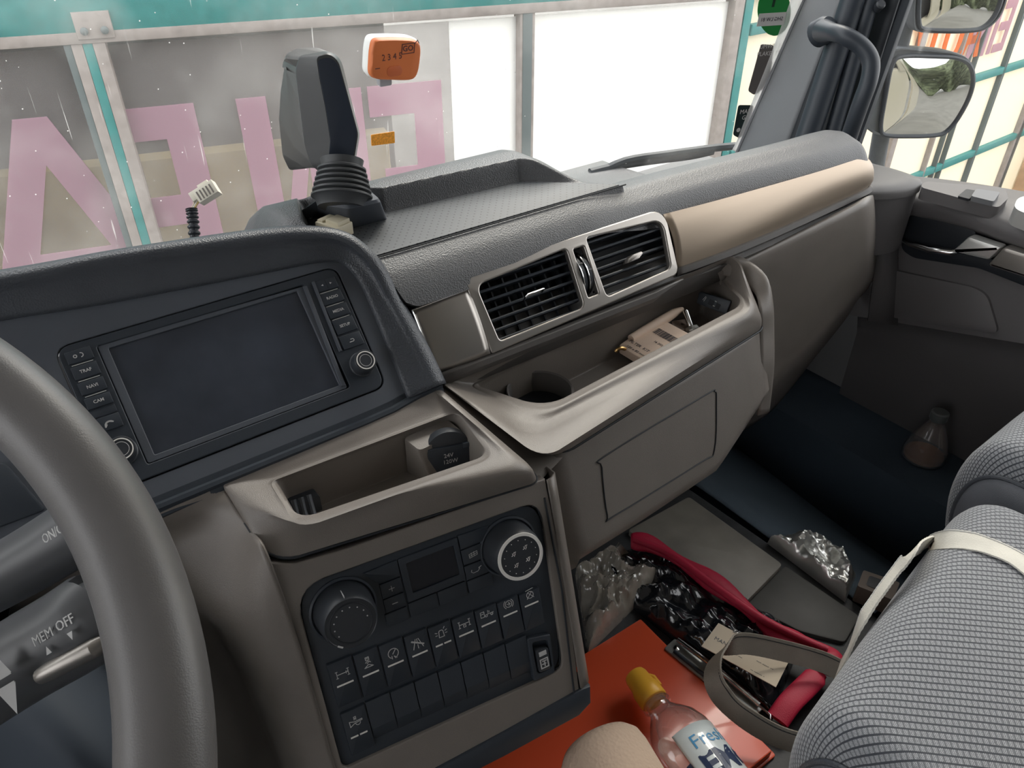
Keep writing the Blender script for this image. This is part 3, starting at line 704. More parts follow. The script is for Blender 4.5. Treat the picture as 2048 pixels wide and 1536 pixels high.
ckey(-.0092, .0150, .0285, .0410); ckey(.0160, .0405, .0285, .0410)
ckey(0, 0, 0, 0, pts=[(.0425, .0815), (.0700, .0805), (.0640, .0695), (.0425, .0690)])
ckey(.0422, .0615, .0545, .0680, [[(-.0036, -.002), (-.0036, .0012), (.0036, .0022), (.0036, -.001), (-.0036, -.002)], [(-.0015, -.001), (-.0015, .002)], [(.0008, -.0008), (.0008, .0024)], [(-.0036, -.0005), (.0036, .0005)]], .0004)
ckey(.0422, .0615, .0410, .0535, [[(-.004, .0012), (-.0046, -.0004), (-.003, -.0018), (.001, -.0016), (.0032, .0002), (.0028, .0016)], [(.002, .0008), (.0048, .0020)]], .0004)
ckey(.0422, .0640, .0290, .0400)
# knobs
def knob(a, b, r, lit):
    f0 = KF.sub(a, b, wp)
    build('knob_collar', MB().lathe(f0, [(r * 1.28, .0), (r * 1.28, .0016), (r * 1.20, .0024), (r * 1.14, .001)], 48), M['black'], cp)
    o = build('knob', MB().lathe(f0, [(r * 1.12, .001), (r * 1.10, .008), (r * 1.06, .018), (r * 1.0, .0235), (r * .95, .0250), (r * .93, .0245)], 56), M['knob'], cp)
    f = f0.sub(0, 0, .0246)
    if lit:
        mb = MB()
        mb.skin([[f.p(q * cos(2 * pi * k / 56), q * sin(2 * pi * k / 56), h) for k in range(56)] for q, h in ((r * .985, .0), (r * .98, .0008), (r * .86, .0010), (r * .85, .0))])
        build('pale_ring', mb, M['white'], o)
        dots = MB()
        for k in range(14):
            q = 2 * pi * k / 14 + .2; g = f.sub(r * .70 * cos(q), r * .70 * sin(q), .0003); dots.prism(g, circ(0, 0, .0004, 8), 0, .0003)
        for (x, y) in ((-.0055, .004), (.0052, .0062), (-.0050, -.0062), (.0060, -.0048)):
            dots.strokes(f.sub(x, y, .0003), [[(-.002, -.001), (-.0005, -.0004), (-.0012, .0012)], [(.0002, -.0016), (.0014, .0004)], [(.0012, .0014), (.002, .0016)], [(.0, .0008), (.0006, .0018)]], .0005)
        build('dial_marks', dots, M['white'], o)
    else:
        dots = MB()
        for k in range(9):
            q = rad(150 + 62) - rad(26) * k; g = f.sub(r * .62 * cos(q), r * .62 * sin(q), .0003); dots.prism(g, circ(0, 0, .00055, 8), 0, .0003)
        dots.prism(f.sub(r * .93 * cos(rad(232)), r * .93 * sin(rad(232)), .0003, rad(232 + 90)), rect(-.0022, .0022, -.0007, .0007), 0, .0003)
        build('dial_marks', dots, M['print'], o)
        build('top_groove', MB().skin([[f.p(q * cos(2 * pi * k / 56), q * sin(2 * pi * k / 56), h) for k in range(56)] for q, h in ((r * .80, .0003), (r * .775, .0006), (r * .75, .0003))]), M['dark'], o)
        build('pointer_line', MB().box(f0.sub(0, r * 1.02, .012), -.0003, .0003, -.0005, .0012, .001, .012), M['print'], o)
def at_top(x, y, h):                        # where a cap seen there stands on the panel
    return KF.uv(x, y, wp + h)
kL = at_top(702, 1246, .0246); kR = at_top(1041, 1113, .0246)
knob(kL[0], kL[1], .0205, False); knob(kR[0], kR[1], .0205, True)
# rocker switches
ic = {}
H_ = [[(-.0045, -.0028), (-.0045, .0028)], [(.0045, -.0028), (.0045, .0028)], [(-.0045, 0), (.0045, 0)]]
H_ = H_ + [[(-.0053, -.0028), (-.0037, -.0028)], [(-.0053, .0028), (-.0037, .0028)], [(.0037, -.0028), (.0053, -.0028)], [(.0037, .0028), (.0053, .0028)]]
ic[0] = H_ + [[(.0028, -.001), (.0028, .001)], [(.0034, .0), (.0045, .001)]]
ic[1] = [[(-.0015, .0055), (.0012, .0055), (.0012, .0030), (-.0015, .0030), (-.0015, .0055)], [(-.0010, .0045), (.0008, .0045)], [(-.002, .001), (0, .0022), (.002, .0005)], [(-.001, .0), (.0012, .0016)], [(-.0035, -.0032), (0, -.001), (.0035, -.0032), (-.0035, -.0032)]]
ic[2] = [arcl(0, 0, .0042, -55, 235, 14), [(-.0005, -.0005), (.0022, .0028)], [(-.0016, -.0045), (-.0016, -.002)], [(.0010, -.0045), (.0002, -.0025), (.0022, -.0045)]]
ic[3] = [[(-.0042, -.0042), (-.0012, .0042)], [(.0042, -.0042), (.0012, .0042)], [(0, .0042), (0, .001)], [(0, -.001), (0, -.0042)], [(-.0048, .0030), (.0048, -.0025)], [(-.0044, .0036), (.0052, -.0019)]]
ic[4] = [[(-.0022, -.003), (-.0018, .0022), (-.001, .003), (.001, .003), (.0018, .0022), (.0022, -.003), (-.0022, -.003)], [(.0035, .0015), (.0050, .0022)], [(.0026, .0038), (.0036, .0052)], [(-.0035, .0015), (-.0050, .0022)], [(.0035, -.0005), (.0050, -.0005)], [(-.0035, -.0005), (-.005, -.0005)]]
ic[5] = H_ + [[(-.0010, -.0030), (.0010, -.0030), (.0010, -.0012), (-.0010, -.0012), (-.0010, -.0030)]]
ic[6] = [[(-.0055, -.002), (-.0055, .0028), (-.0022, .0028), (-.0022, -.002), (-.0055, -.002)], [(-.005, .001), (-.003, .001)], arcl(-.0006, -.0016, .0010, 0, 360, 8), arcl(.0044, -.0016, .0010, 0, 360, 8), [(.0004, -.0005), (.006, -.0005)], [(.0012, .0005), (.0012, .0028)], [(.0024, .0008), (.0024, .002)]]
ic[7] = [arcl(0, 0, .0030, 0, 360, 14), arcl(0, 0, .0044, -50, 50, 8), arcl(0, 0, .0044, 130, 230, 8), [(-.0015, 0), (.0015, 0)], [(.0, -.0015), (.0015, .0), (.0, .0015)]]
ic[8] = [arcl(0, -.0005, .0032, 0, 360, 12), [(-.0032, -.0036), (0, .0), (-.002, .002)], [(.0032, -.0036), (0, .0), (.002, .002)], [(-.0035, .0042), (.0035, .0050)]]
horn = [[(-.0048, .0026), (-.0048, -.0022), (-.0010, -.0002), (.0052, .0006), (.0052, .0016), (-.0008, .0012), (-.0048, .0026)], arcl(.0016, -.0006, .0019, 180, 360, 6), [(-.0008, .0030), (-.0008, .0055), (.0008, .0055), (.0008, .0042), (-.0008, .0042), (.0008, .0030)]]
a0, pt = -.0815, .0206
for k in range(9):
    a = a0 + pt * k
    top_, bt_ = .0185 - .0011 * k, -.0205 - .0006 * k
    o = build('rocker_switch', MB().prism(KF, rect(a + .0005, a + pt - .0005, bt_, top_, .0008, 3), wp - .002, wp + .0030, .0010), M['black'], cp)
    f = KF.sub(a + pt / 2, 0, wp + .0031)
    ib = -.0024 - .0016 * math.sin(pi * k / 8)
    build('symbol', MB().strokes(f.sub(.0, ib + .0095), ic[k], .00055), M['print'], o)
    if k == 4: build('indicator_bar', MB().box(f, -.0068, -.0007, ib - .0007, ib + .0007, 0, .0002).box(f, .0007, .0068, ib - .0007, ib + .0007, 0, .0002), M['white'], o)
    else: build('indicator_bar', MB().box(f, -.0066, .0066, ib - .0007, ib + .0007, 0, .0002), M['white'], o)
o = build('rocker_switch', MB().prism(KF, rect(a0 + .0005, a0 + pt - .0005, -.0660, -.0265, .0008, 3), wp - .002, wp + .0030, .0010), M['black'], cp)
f = KF.sub(a0 + pt / 2, -.050, wp + .0031)
build('symbol', MB().strokes(f.sub(0, .0115), horn, .00055), M['print'], o)
build('indicator_bar', MB().box(f, -.0068, -.0007, -.0007, .0007, 0, .0002).box(f, .0007, .0068, -.0007, .0007, 0, .0002), M['white'], o)
for k in range(1, 8):
    a = a0 + pt * k; b1, b0 = -.0255 - .0005 * k, -.0650 - .0007 * k; bm = -.0500 - .0006 * k
    L = []
    for aa in (a + .0005, a + pt - .0005):
        L.append([KF.p(aa, b1, wp - .002), KF.p(aa, b1, wp + .0026), KF.p(aa, b1 - .001, wp + .003), KF.p(aa, bm + .002, wp + .0018), KF.p(aa, bm, wp + .0024), KF.p(aa, bm - .0015, wp + .0022), KF.p(aa, b0 + .001, wp - .0006), KF.p(aa, b0, wp - .0016), KF.p(aa, b0, wp - .002)])
    mb = MB().skin(L, True, True, True); mb.f = [q[::-1] for q in mb.f]
    build('blank_cover', mb, M['black'], cp, smooth=50)
f = KF.sub(.0925, -.0535, wp)
o = build('rocker_switch', MB().plate(f, [rnd([(-.0110, -.0205), (.0100, -.0215), (.0125, .0170), (-.0095, .0220)], .002), rnd([(-.0060, -.0150), (.0080, -.0160), (.0088, .0130), (-.0058, .0165)], .003)], -.002, .0050, .0012), M['black'], cp)
build('rocker', MB().prism(f, rnd([(-.0050, -.0140), (.0068, -.0150), (.0078, .0060), (-.0045, .0090)], .002), -.001, .0060, .001), M['knob'], o)
build('symbol', MB().box(f, -.0022, .0050, .0012, .0055, .0061, .0064).strokes(f.sub(0.0014, -.0062, .0061), [[(-.0035, .004), (-.0035, -.0045), (.0035, -.0045), (.0035, .004), (-.0035, .004)], [(-.0015, .002), (.002, .002)], [(.0002, .002), (.0002, -.003)], [(-.002, -.0008), (.0012, -.0008)]], .0011), M['print'], o)

# ------------------------------------------------------------------ power socket and rubber clip in the centre tray
pc = AZ(905, 905, -.422)
sf_dir = A([-.30, -.93, .22]); sf_dir /= np.linalg.norm(sf_dir)
rr0 = np.cross(A([0, 0, 1.]), sf_dir); PSF = Fr(PL(898, 908, pc, sf_dir), rr0, np.cross(sf_dir, rr0))
ps = thing('power_socket', 'black round power socket cap marked 24V 120W in the centre tray', 'power socket', PSF.p(0, 0, -.008))
build('cap', MB().lathe(PSF, [(.0205, -.010), (.0210, -.004), (.0205, -.0005), (.0195, .0)], 40), M['knob'], ps)
M['lid'] = mat('dark_taupe_lid', (.12, .115, .115), .5, bump=('noise', 1300, .2))
build('lid', MB().prism(PSF.sub(0, 0, 0), [tuple(p) for p in arcl(.001, .000, .0205, -205, 22, 26)] , .0, .0028, .001), M['black'], ps)
build('hinge_tab', MB().prism(PSF, rnd([(.012, .004), (.024, .005), (.0235, .0085), (.012, .0085)], .001), -.001, .0034, .0008), M['black'], ps)
build('lettering', MB().text(PSF, '24V', .0052, -.001, .0002, .0029).text(PSF, '120W', .0052, .000, -.0056, .0029), M['print'], ps)
cl = thing('cable_clip', 'small black two-finned clip at the left end of the centre tray', 'clip', AZ(605, 1020, -.437))
for k in range(3):
    a = AZ(587 + 15 * k, 1000 - 5 * k, -.412); c = AZ(600 + 17 * k, 1046 - 4 * k, -.410)
    m_ = (a + c) / 2 + A([0, .0, -.012])
    build('fin', MB().tube([a, a + (m_ - a) * .6 + A([0, 0, -.002]), m_, c + A([0, 0.001, -.008])], .0022, 8), M['knob'], cl)
build('foot', MB().box(XF, cl.location[0] - .014, cl.location[0] + .014, cl.location[1] - .006, cl.location[1] + .008, -.440, -.424, .002), M['knob'], cl)
# ------------------------------------------------------------------ steering wheel and column levers
_a = rad(27); wn = A([0, -sin(_a), cos(_a)])
WF = Fr(PL(240, 1085, T(240, 1085, .30), wn), (1, 0, 0), np.cross(wn, (1, 0, 0)))
pts = [WF.uv(x, y) for x, y in ((60, 830), (130, 905), (205, 1010), (240, 1085), (285, 1190), (313, 1300), (326, 1400), (331, 1536))]
q = np.linalg.lstsq(np.c_[2 * A(pts), np.ones(len(pts))], (A(pts) ** 2).sum(1), rcond=None)[0]
wr = float(np.sqrt(q[2] + q[0] ** 2 + q[1] ** 2)); WC = WF.sub(float(q[0]), float(q[1]))
M['rim'] = mat('dark_steering_leather', (.13, .125, .125), .36, bump=('noise', 1500, .12), vary=.05)
M['lever'] = mat('grey_lever_plastic', (.085, .088, .095), .36)
sw = thing('steering_wheel', 'dark leather steering wheel rim crossing the lower left corner in front of the levers', 'steering wheel', WC.p(0, 0, -.05))
ring = [[WC.p((wr + .0168 * cos(t)) * cos(p), (wr + .0168 * cos(t)) * sin(p), .0168 * sin(t)) for t in np.linspace(0, 2 * pi, 25)[:-1]] for p in np.linspace(0, 2 * pi, 161)]
build('rim', MB().skin(ring, True), M['rim'], sw, smooth=80)
build('hub', MB().lathe(WC, [(.02, -.045), (.085, -.045), (.092, -.03), (.080, -.012), (.04, -.006)], 40), M['black'], sw)
for q in (150, 210, 270): 
    f = WC.sub(0, 0, -.02, rad(q))
    build('spoke', MB().skin([[f.p(x, -w, -.012 + x * .06), f.p(x, w, -.012 + x * .06), f.p(x, w * .8, .0 + x * .06), f.p(x, -w * .8, .0 + x * .06)] for x, w in ((.07, .03), (.12, .018), (.17, .014), (wr, .013))], True, True, True), M['black'], sw)
def lever(name, label, pts, r, tk, flat=.62):
    t = thing(name, label, 'control lever', pts[0])
    build('stalk', MB().tube(cat(pts, 4), r, 20, True, 1.0, up=CF), M['lever'], t, smooth=60)
    return t
l1 = [T(-60, 1185, .40), T(60, 1120, .385), T(150, 1065, .375), T(215, 1020, .37), T(226, 1013, .37)]
lv1 = lever('control_lever', 'upper grey column lever marked ON/OFF behind the steering wheel', l1, [.0165] * 12 + [.0165, .016, .014, .010, .004], 0)
f = Fr(T(104, 1064, .350), (l1[3] - l1[1]), CU); 
build('lettering', MB().text(f, 'ON/OFF', .0064, 0.0025, -.001, h=.0001, sx=.8), M['print'], lv1)
l2 = [T(-80, 1400, .375), T(40, 1322, .365), T(130, 1270, .358), T(195, 1228, .352), T(203, 1222, .352)]
lv2 = lever('control_lever', 'lower grey column lever marked MEM and OFF with a pale bar beneath', l2, [.0210] * 12 + [.0205, .0200, .019, .016, .010], 0)
f = Fr(T(108, 1272, .332), (l2[3] - l2[1]), CU)
mb = MB().text(f, 'MEM', .0062, -.0058, .0022, h=.0001).text(f, 'OFF', .0062, .0082, .0024, h=.0001)
for p in (tri(f, -.0060, -.0042, .0021, 1), tri(f, .0086, -.0036, .0021, 3)): mb.add(p + [q + f.n * .0002 for q in p], [(3, 4, 5)])
build('lettering', mb, M['print'], lv2, smooth=0)
f2 = Fr(T(12, 1362, .333), (l2[3] - l2[1]), CU)
mb = MB()
for p in (tri(f2, -.001, .0075, .0075, 1), tri(f2, -.001, -.0075, .0075, 3)): mb.add(p + [q + f2.n * .0002 for q in p], [(3, 4, 5)])
build('rocker_symbol', mb.strokes(f2, [[(-.006, .0022), (.004, .0022)], [(-.006, -.0022), (.004, -.0022)]], .0012), M['print'], lv2, smooth=0)
build('sliding_bar', MB().tube([T(82, 1352, .338), T(100, 1342, .336), T(190, 1295, .332), T(206, 1283, .334)], [.0036, .0042, .0042, .003], 14), M['silver'], lv2)
col = thing('steering_column', 'black steering column shroud filling the bottom left below the levers', 'steering column', T(40, 1500, .50))
c0 = [T(-200, 1250, .56), T(-60, 1330, .50), T(60, 1410, .47), T(160, 1450, .47), T(235, 1440, .50), T(260, 1400, .55)]
rows = [[p + A([0, .05, .0]) for p in c0], c0, [p + A([0, -.03, -.03]) for p in c0], [p + A([0, -.05, -.12]) for p in c0], [p + A([0, -.05, -.30]) for p in c0]]
build('shroud', MB().skin(grid(rows, 4, 4), False), mat('matt_navy_black_shroud', (.022, .030, .042), .75), col, smooth=60, solid=.003)

# ------------------------------------------------------------------ cab shell
M['cab'] = mat('grey_cab_trim', (.16, .16, .165), .55, bump=('noise', 500, .1))
M['pillar'] = mat('grey_pillar_trim', (.17, .175, .185), .55, bump=('noise', 900, .15))
M['carpet'] = mat('black_rubber_floor', (.022, .034, .048), .8, bump=('noise', 300, .4))
M['door'] = mat('dark_taupe_door_trim', (.118, .112, .114), .5, bump=('noise', 1300, .2))
M['headliner'] = mat('pale_headliner', (.62, .58, .54), .85)
M['cabpaint'] = mat('cream_cab_paint', (.40, .37, .30), .35, coat=.4)
ZTOP = .62
def struct(name, mb, m, **k): return build(name, mb, m, kind='structure', **k)
struct('floor', MB().box(XF, -1.10, 1.24, -.95, .98, -1.12, -1.10), M['carpet'])
struct('ceiling', MB().box(XF, -1.14, 1.28, -.95, .98, ZTOP, ZTOP + .04), M['headliner'])
struct('wall_back', MB().box(XF, -1.14, 1.28, -.99, -.951, -1.10, ZTOP), M['headliner'])
wl = MB().box(XF, -1.14, -1.101, -.95, .98, -1.10, -.42).box(XF, -1.14, -1.101, -.95, -.60, -.42, ZTOP).box(XF, -1.14, -1.101, .70, .98, -.42, ZTOP).box(XF, -1.14, -1.101, -.60, .70, .46, ZTOP)
struct('wall_left', wl, M['cab'])
struct('wall_front', MB().box(XF, -1.10, 1.20, .94, .985, -1.10, -.50), M['cab'])
# windscreen, slightly bowed
def wsy(x, z): return 1.005 - .10 * (z + .45) - .13 * abs((x - .05) / 1.15) ** 3
rows = [[A([x, wsy(x, z), z]) for x in np.linspace(-1.10, 1.24, 40)] for z in np.linspace(-.50, ZTOP, 16)]
struct('window_1', MB().skin(rows, False), M['windscreen'], solid=.0)
# right front pillar: trim, dark inner post
def pil(name, A0, A1, B0, B1, m, w, thick=.02, n=10, bulge=.01):
    """skin between two lines (lower point, upper point), drawn out above the frame"""
    ex = lambda a, b: b + (b - a) * 1.25
    L = []
    for k in np.linspace(0, 1, n):
        lo = A0 + (A1 - A0) * k; hi = B0 + (B1 - B0) * k
        o = (CF * -1) * bulge * (1 - (2 * k - 1) ** 2)
        L.append([lo + (lo - hi) * .8 + o, lo + o, hi + o, ex(lo, hi) + o])
    return L
p0l, p0u = T(1481, 290, 1.40), T(1608, 0, 1.27)
p1l, p1u = T(1583, 268, 1.29), T(1682, 0, 1.19)
p2l, p2u = T(1706, 285, 1.22), T(1796, 0, 1.125)
tr = thing('trim_1', None, None, p1l, kind='structure')
build('trim_panel', MB().skin(pil('', p0l, p1l, p0u, p1u, 0, 0, bulge=.012), False), M['pillar'], tr, smooth=60, solid=-.004)
build('trim_edge', MB().tube([p0l + (p0l - p0u) * .5, p0l, p0u, p0u + (p0u - p0l)], .0035, 8), M['pillar'], tr)
build('door_seal', MB().skin(pil('', p1l - CR * .0, p2l, p1u, p2u, 0, 0, bulge=-.012), False), M['dark'], tr, smooth=60, solid=-.004)
pv0, pv1 = T(1606, 300, 1.24), T(1706, 0, 1.145)
build('inner_post', MB().tube([pv0 + (pv0 - pv1) * .4, pv0, pv1, pv1 + (pv1 - pv0)], .0185, 20), M['black'], tr)
pv0, pv1 = T(1655, 300, 1.235), T(1742, 0, 1.14)
build('inner_post', MB().tube([pv0 + (pv0 - pv1) * .4, pv0, pv1, pv1 + (pv1 - pv0)], .012, 16), M['black'], tr)
build('screw_cap', MB().lathe(Fr(T(1762, 8, 1.125), CR, CU), [(.007, -.012), (.007, .0), (.005, .002)], 20), M['knob'], tr)
gh_ = thing('grab_handle', 'black curved grab handle on the windscreen pillar above the passenger side', 'grab handle', T(1691, 290, 1.16))
hp = [T(1646, 62, 1.15), T(1664, 64, 1.11), T(1690, 72, 1.085), T(1722, 92, 1.08), T(1741, 122, 1.08), T(1738, 160, 1.085), T(1722, 205, 1.10), T(1702, 262, 1.13), T(1690, 300, 1.16)]
build('bar', MB().tube(cat(hp, 5), [.0165, .0160, .0150, .0140, .0130] + [.0120] * 36, 18), M['black'], gh_, smooth=70)
build('mount', MB().lathe(Fr(T(1646, 62, 1.16), CR * .9 + CF * .4, CU), [(.020, -.012), (.020, .006), (.016, .014), (.006, .018)], 20), M['black'], gh_)
# passenger door
door = thing('door_1', None, None, A([1.17, .2, -1.0]), kind='structure')
XD = 1.135
ledge_in = [AX(x, y, 1.12) for x, y in ((1700, 384), (1795, 392), (1860, 402), (1925, 416), (1985, 434), (2050, 458), (2300, 540))]
ledge_out = [AX(1730, 345, 1.20), AX(1795, 352, 1.20), AX(1860, 358, 1.20), AX(1925, 366, 1.20), AX(1985, 375, 1.20), AX(2050, 386, 1.20), AX(2300, 425, 1.20)]
L = []
for a, c in zip(cat(ledge_in, 4), cat(ledge_out, 4)):
    L.append([a + A([.012, 0, -.034]), a + A([-.002, 0, -.022]), a + A([-.004, 0, -.006]), a + A([.004, 0, .002]), a + (c - a) * .5 + A([0, 0, .004]), c + A([0, 0, .002]), c + A([.012, 0, -.01]), c + A([.012, 0, -.08])])
build('sill_ledge', MB().skin(L, False), M['door'], door, smooth=60, solid=-.003)
# face below the ledge, with pocket
def DX(x, y, k=0): return AX(x, y, XD + k)
ft_ = [p + A([.012, 0, -.034]) for p in cat(ledge_in, 4)]
rows = [ft_]
XB = [1.128, 1.135, 1.14, 1.14, 1.14, 1.15]
low_px = [(1700, 628), (1744, 634), (1830, 648), (1925, 664), (2048, 684), (2300, 725)]
lowc = cat([AX(x, y, 1.135) for x, y in low_px], 5)[:len(ft_)]
lowc = [A([1.135, interp(p[1], [q[1] for q in lowc][::-1], [q[1] for q in lowc][::-1]), interp(p[1], [q[1] for q in lowc][::-1], [q[2] for q in lowc][::-1])]) for p in ft_]
n = 12
for k in range(1, n + 1):
    t = k / n
    rows.append([A([a[0] + (1.135 - a[0]) * min(1, t * 3), a[1], a[2] + (c[2] - a[2]) * t]) for a, c in zip(ft_, lowc)])
rows.append([c + A([.03, 0, -.012]) for c in lowc]); rows.append([c + A([.045, 0, -.05]) for c in lowc]); rows.append([A([c[0] + .05, c[1], -1.08]) for c in lowc])
build('inner_panel', MB().skin(rows, False), M['door'], door, smooth=50, solid=.003)
XFm = Fr((1.128, 0, 0), (0, -1, 0), (0, 0, 1))     # door face frame, facing the cab
def dv(x, y, k=0): return XFm.uv(x, y, k)
pk = rnd([dv(1806, 436), dv(1830, 428), dv(1948, 456), dv(1957, 470), dv(1925, 500), dv(1806, 480)], .012, 4)
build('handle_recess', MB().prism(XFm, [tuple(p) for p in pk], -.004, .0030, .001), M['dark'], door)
hb = build('door_handle', MB().tube([XFm.p(*dv(1803, 476), .004), XFm.p(*dv(1830, 484), .012), XFm.p(*dv(1870, 494), .016), XFm.p(*dv(1912, 500), .014), XFm.p(*dv(1920, 499), .010)], [.0035, .0042, .0045, .0048, .004], 12), M['chrome'], door)
M['brushed'] = mat('pale_brushed_handle', (.62, .62, .60), .32, metal=.6)
build('handle_paddle', MB().prism(XFm, rnd([dv(1951, 466), dv(2018, 488), dv(1990, 514), dv(1916, 497)], .004, 3), .004, .020, .005), M['brushed'], hb)
build('handle_shade_patch', MB().prism(XFm, rnd([dv(1804, 482), dv(1990, 516), dv(2100, 560), dv(2100, 590), dv(1960, 535), dv(1830, 515), dv(1808, 500)], .006, 3), -.002, .006, .003), M['dark'], door)  # dark slab standing in for the shade below the handle pocket
build('armrest', MB().prism(XFm, rnd([dv(2022, 486), dv(2140, 520), dv(2140, 572), dv(1988, 524)], .005, 3), .004, .022, .005), M['silver'], door)
sb = build('switch_block', MB().skin([[p + A([0, 0, h]) for p in rloop([AZ(1848, 372, -.400), AZ(1838, 384, -.402), AZ(1925, 408, -.405), AZ(1993, 425, -.41), AZ(2014, 405, -.405), AZ(2005, 385, -.40)], .006, 4, 3)] for h in (-.01, .002, .007)], True, False, True), M['door'], door)
build('window_switch', MB().skin([[p + A([0, 0, h]) for p in rloop([AZ(1950, 384, -.394), AZ(1940, 399, -.396), AZ(1985, 410, -.40), AZ(1998, 391, -.396)], .003, 3, 2)] for h in (-.002, .005)], True, False, True), M['pillar'], sb)
build('switch_gap', MB().skin([[p + A([0, 0, h]) for p in rloop([AZ(1932, 380, -.393), AZ(1915, 394, -.395), AZ(1938, 400, -.396), AZ(1952, 383, -.394)], .002, 3, 2)] for h in (-.002, .0015)], True, False, True), M['dark'], sb)
build('window_crank_cap', MB().skin([[p + A([0, 0, h]) for p in rloop([AZ(2026, 418, -.40), AZ(2018, 440, -.405), AZ(2120, 480, -.41), AZ(2120, 400, -.40)], .010, 4, 4)] for h in (-.006, .012, .016)], True, False, True), M['brushed'], door, smooth=60)
build('speaker_grille', MB().prism(XFm, rnd([dv(1765, 535), dv(1950, 575), dv(1975, 590), dv(1998, 668), dv(1765, 632)], .01, 4), -.006, .0012, .001), M['door'], door)
build('window_frame', MB().tube([A([1.215, .69, -.42]), A([1.235, .66, .0]), A([1.235, .60, .45]), A([1.235, -.10, .50]), A([1.225, -.14, -.40])], .018, 10), M['black'], door)
build('rear_panel', MB().box(XF, 1.19, 1.23, -.95, -.10, -1.1, ZTOP).box(XF, 1.20, 1.25, .55, .74, -1.10, -.44).box(XF, 1.19, 1.23, -.10, .60, .5, ZTOP), M['cab'], door)
struct('window_2', MB().skin([[A([1.222, y, z]) for y in np.linspace(-.12, .70, 6)] for z in (-.43, 0, .5)], False), M['sideglass'])
# lid between dash end and door
qt = thing('corner_lid', 'dark grey rounded lid between the end of the dashboard and the passenger door', 'cover', AZ(1780, 350, -.41))
lidp = [AZ(1690, 318, -.392), AZ(1740, 325, -.392), AZ(1792, 338, -.392), AZ(1832, 352, -.392), AZ(1846, 362, -.393), AZ(1832, 374, -.395), AZ(1792, 382, -.396), AZ(1740, 384, -.396), AZ(1690, 380, -.396)]
lc = cat(lidp, 4, True)
cen = sum(lc) / len(lc)
M['lid'] = mat('dark_taupe_lid', (.12, .115, .115), .5, bump=('noise', 1300, .2))
build('lid', MB().skin([[p + A([0, 0, -.012]) for p in lc], [p + A([0, 0, -.004]) for p in lc], [p + (cen - p) * .05 for p in lc], [p + (cen - p) * .5 + A([0, 0, .004]) for p in lc]], True, True, True), M['lid'], qt, smooth=50)
build('lid_base', MB().skin([[p + (cen - p) * .06 + A([0, 0, h]) for p in lc] for h in (-.10, -.012)], True, True, False), M['door'], qt)
build('side_filler', MB().skin([[AX(1742, 392, 1.10), AX(1795, 390, 1.13)], [AX(1750, 520, 1.10), AX(1795, 520, 1.13)], [AX(1735, 640, 1.10), AX(1795, 650, 1.135)]], False), M['door'], qt, solid=.003)
# ------------------------------------------------------------------ floor of the cab: engine tunnel, foot well
ZT = -.845
M['tunnel'] = mat('dark_grey_tunnel_liner', (.045, .047, .05), .6, bump=('noise', 250, .4), vary=.25)
M['lidgrey'] = mat('scuffed_beige_grey_panel', (.24, .22, .19), .5, vary=.25, vscale=12, bump=('noise', 200, .2))
M['lidgrey2'] = mat('dark_scuffed_panel', (.075, .073, .068), .55, vary=.2, vscale=14)
M['bluegrey'] = mat('blue_grey_sill_carpet', (.07, .095, .12), .8, bump=('noise', 500, .4))
e0, e1 = AZ(1300, 920, ZT), AZ(1800, 1262, ZT)
tun = thing('trim_2', None, None, A([.4, .2, -1.1]), kind='structure')
tp_ = [A([-.30, .60, 0]), A([e0[0] - .06, .66, 0]), A([e0[0], e0[1], 0]), A([e1[0], e1[1], 0]), A([e1[0] + .02, -.30, 0]), A([-.30, -.30, 0])]
build('tunnel_cover', MB().prism(XF, rnd([tuple(p[:2]) for p in tp_], .02, 4), -1.10, ZT, .008), M['tunnel'], tun)
def tq(pts, z0, z1, r, m, name, bev=.002):
    return build(name, MB().prism(XF, [tuple(p) for p in rnd([tuple(AZ(x, y, z1)[:2]) for x, y in pts], r, 4)], z0, z1, bev), m, tun)
tq([(1255, 1060), (1378, 992), (1566, 1128), (1492, 1204)], ZT, ZT + .010, .006, M['lidgrey'], 'access_lid')
tq([(1494, 1208), (1570, 1130), (1720, 1232), (1690, 1285), (1600, 1262)], ZT, ZT + .006, .006, M['lidgrey2'], 'access_lid_rear')
build('sill_carpet', MB().skin(grid([[AZ(1300, 915, ZT), AZ(1400, 975, ZT), AZ(1560, 1090, ZT), AZ(1750, 1225, ZT)], [AZ(1335, 885, ZT - .005), AZ(1430, 950, ZT - .005), AZ(1590, 1065, ZT - .01), AZ(1780, 1205, ZT - .01)], [AZ(1400, 850, ZT - .12), AZ(1490, 915, ZT - .12), AZ(1640, 1040, ZT - .12), AZ(1830, 1180, ZT - .12)], [AZ(1480, 820, -1.1), AZ(1580, 890, -1.1), AZ(1700, 1000, -1.1), AZ(1900, 1150, -1.1)]], 4, 4), False), M['bluegrey'], tun, solid=.003)
build('door_sill', MB().box(XF, 1.05, 1.24, -.95, .70, -1.10, -.835, .02), M['carpet'], tun)
build('kick_panel', MB().box(XF, .75, 1.20, .74, .80, -1.10, -.45, .02), M['carpet'], tun)

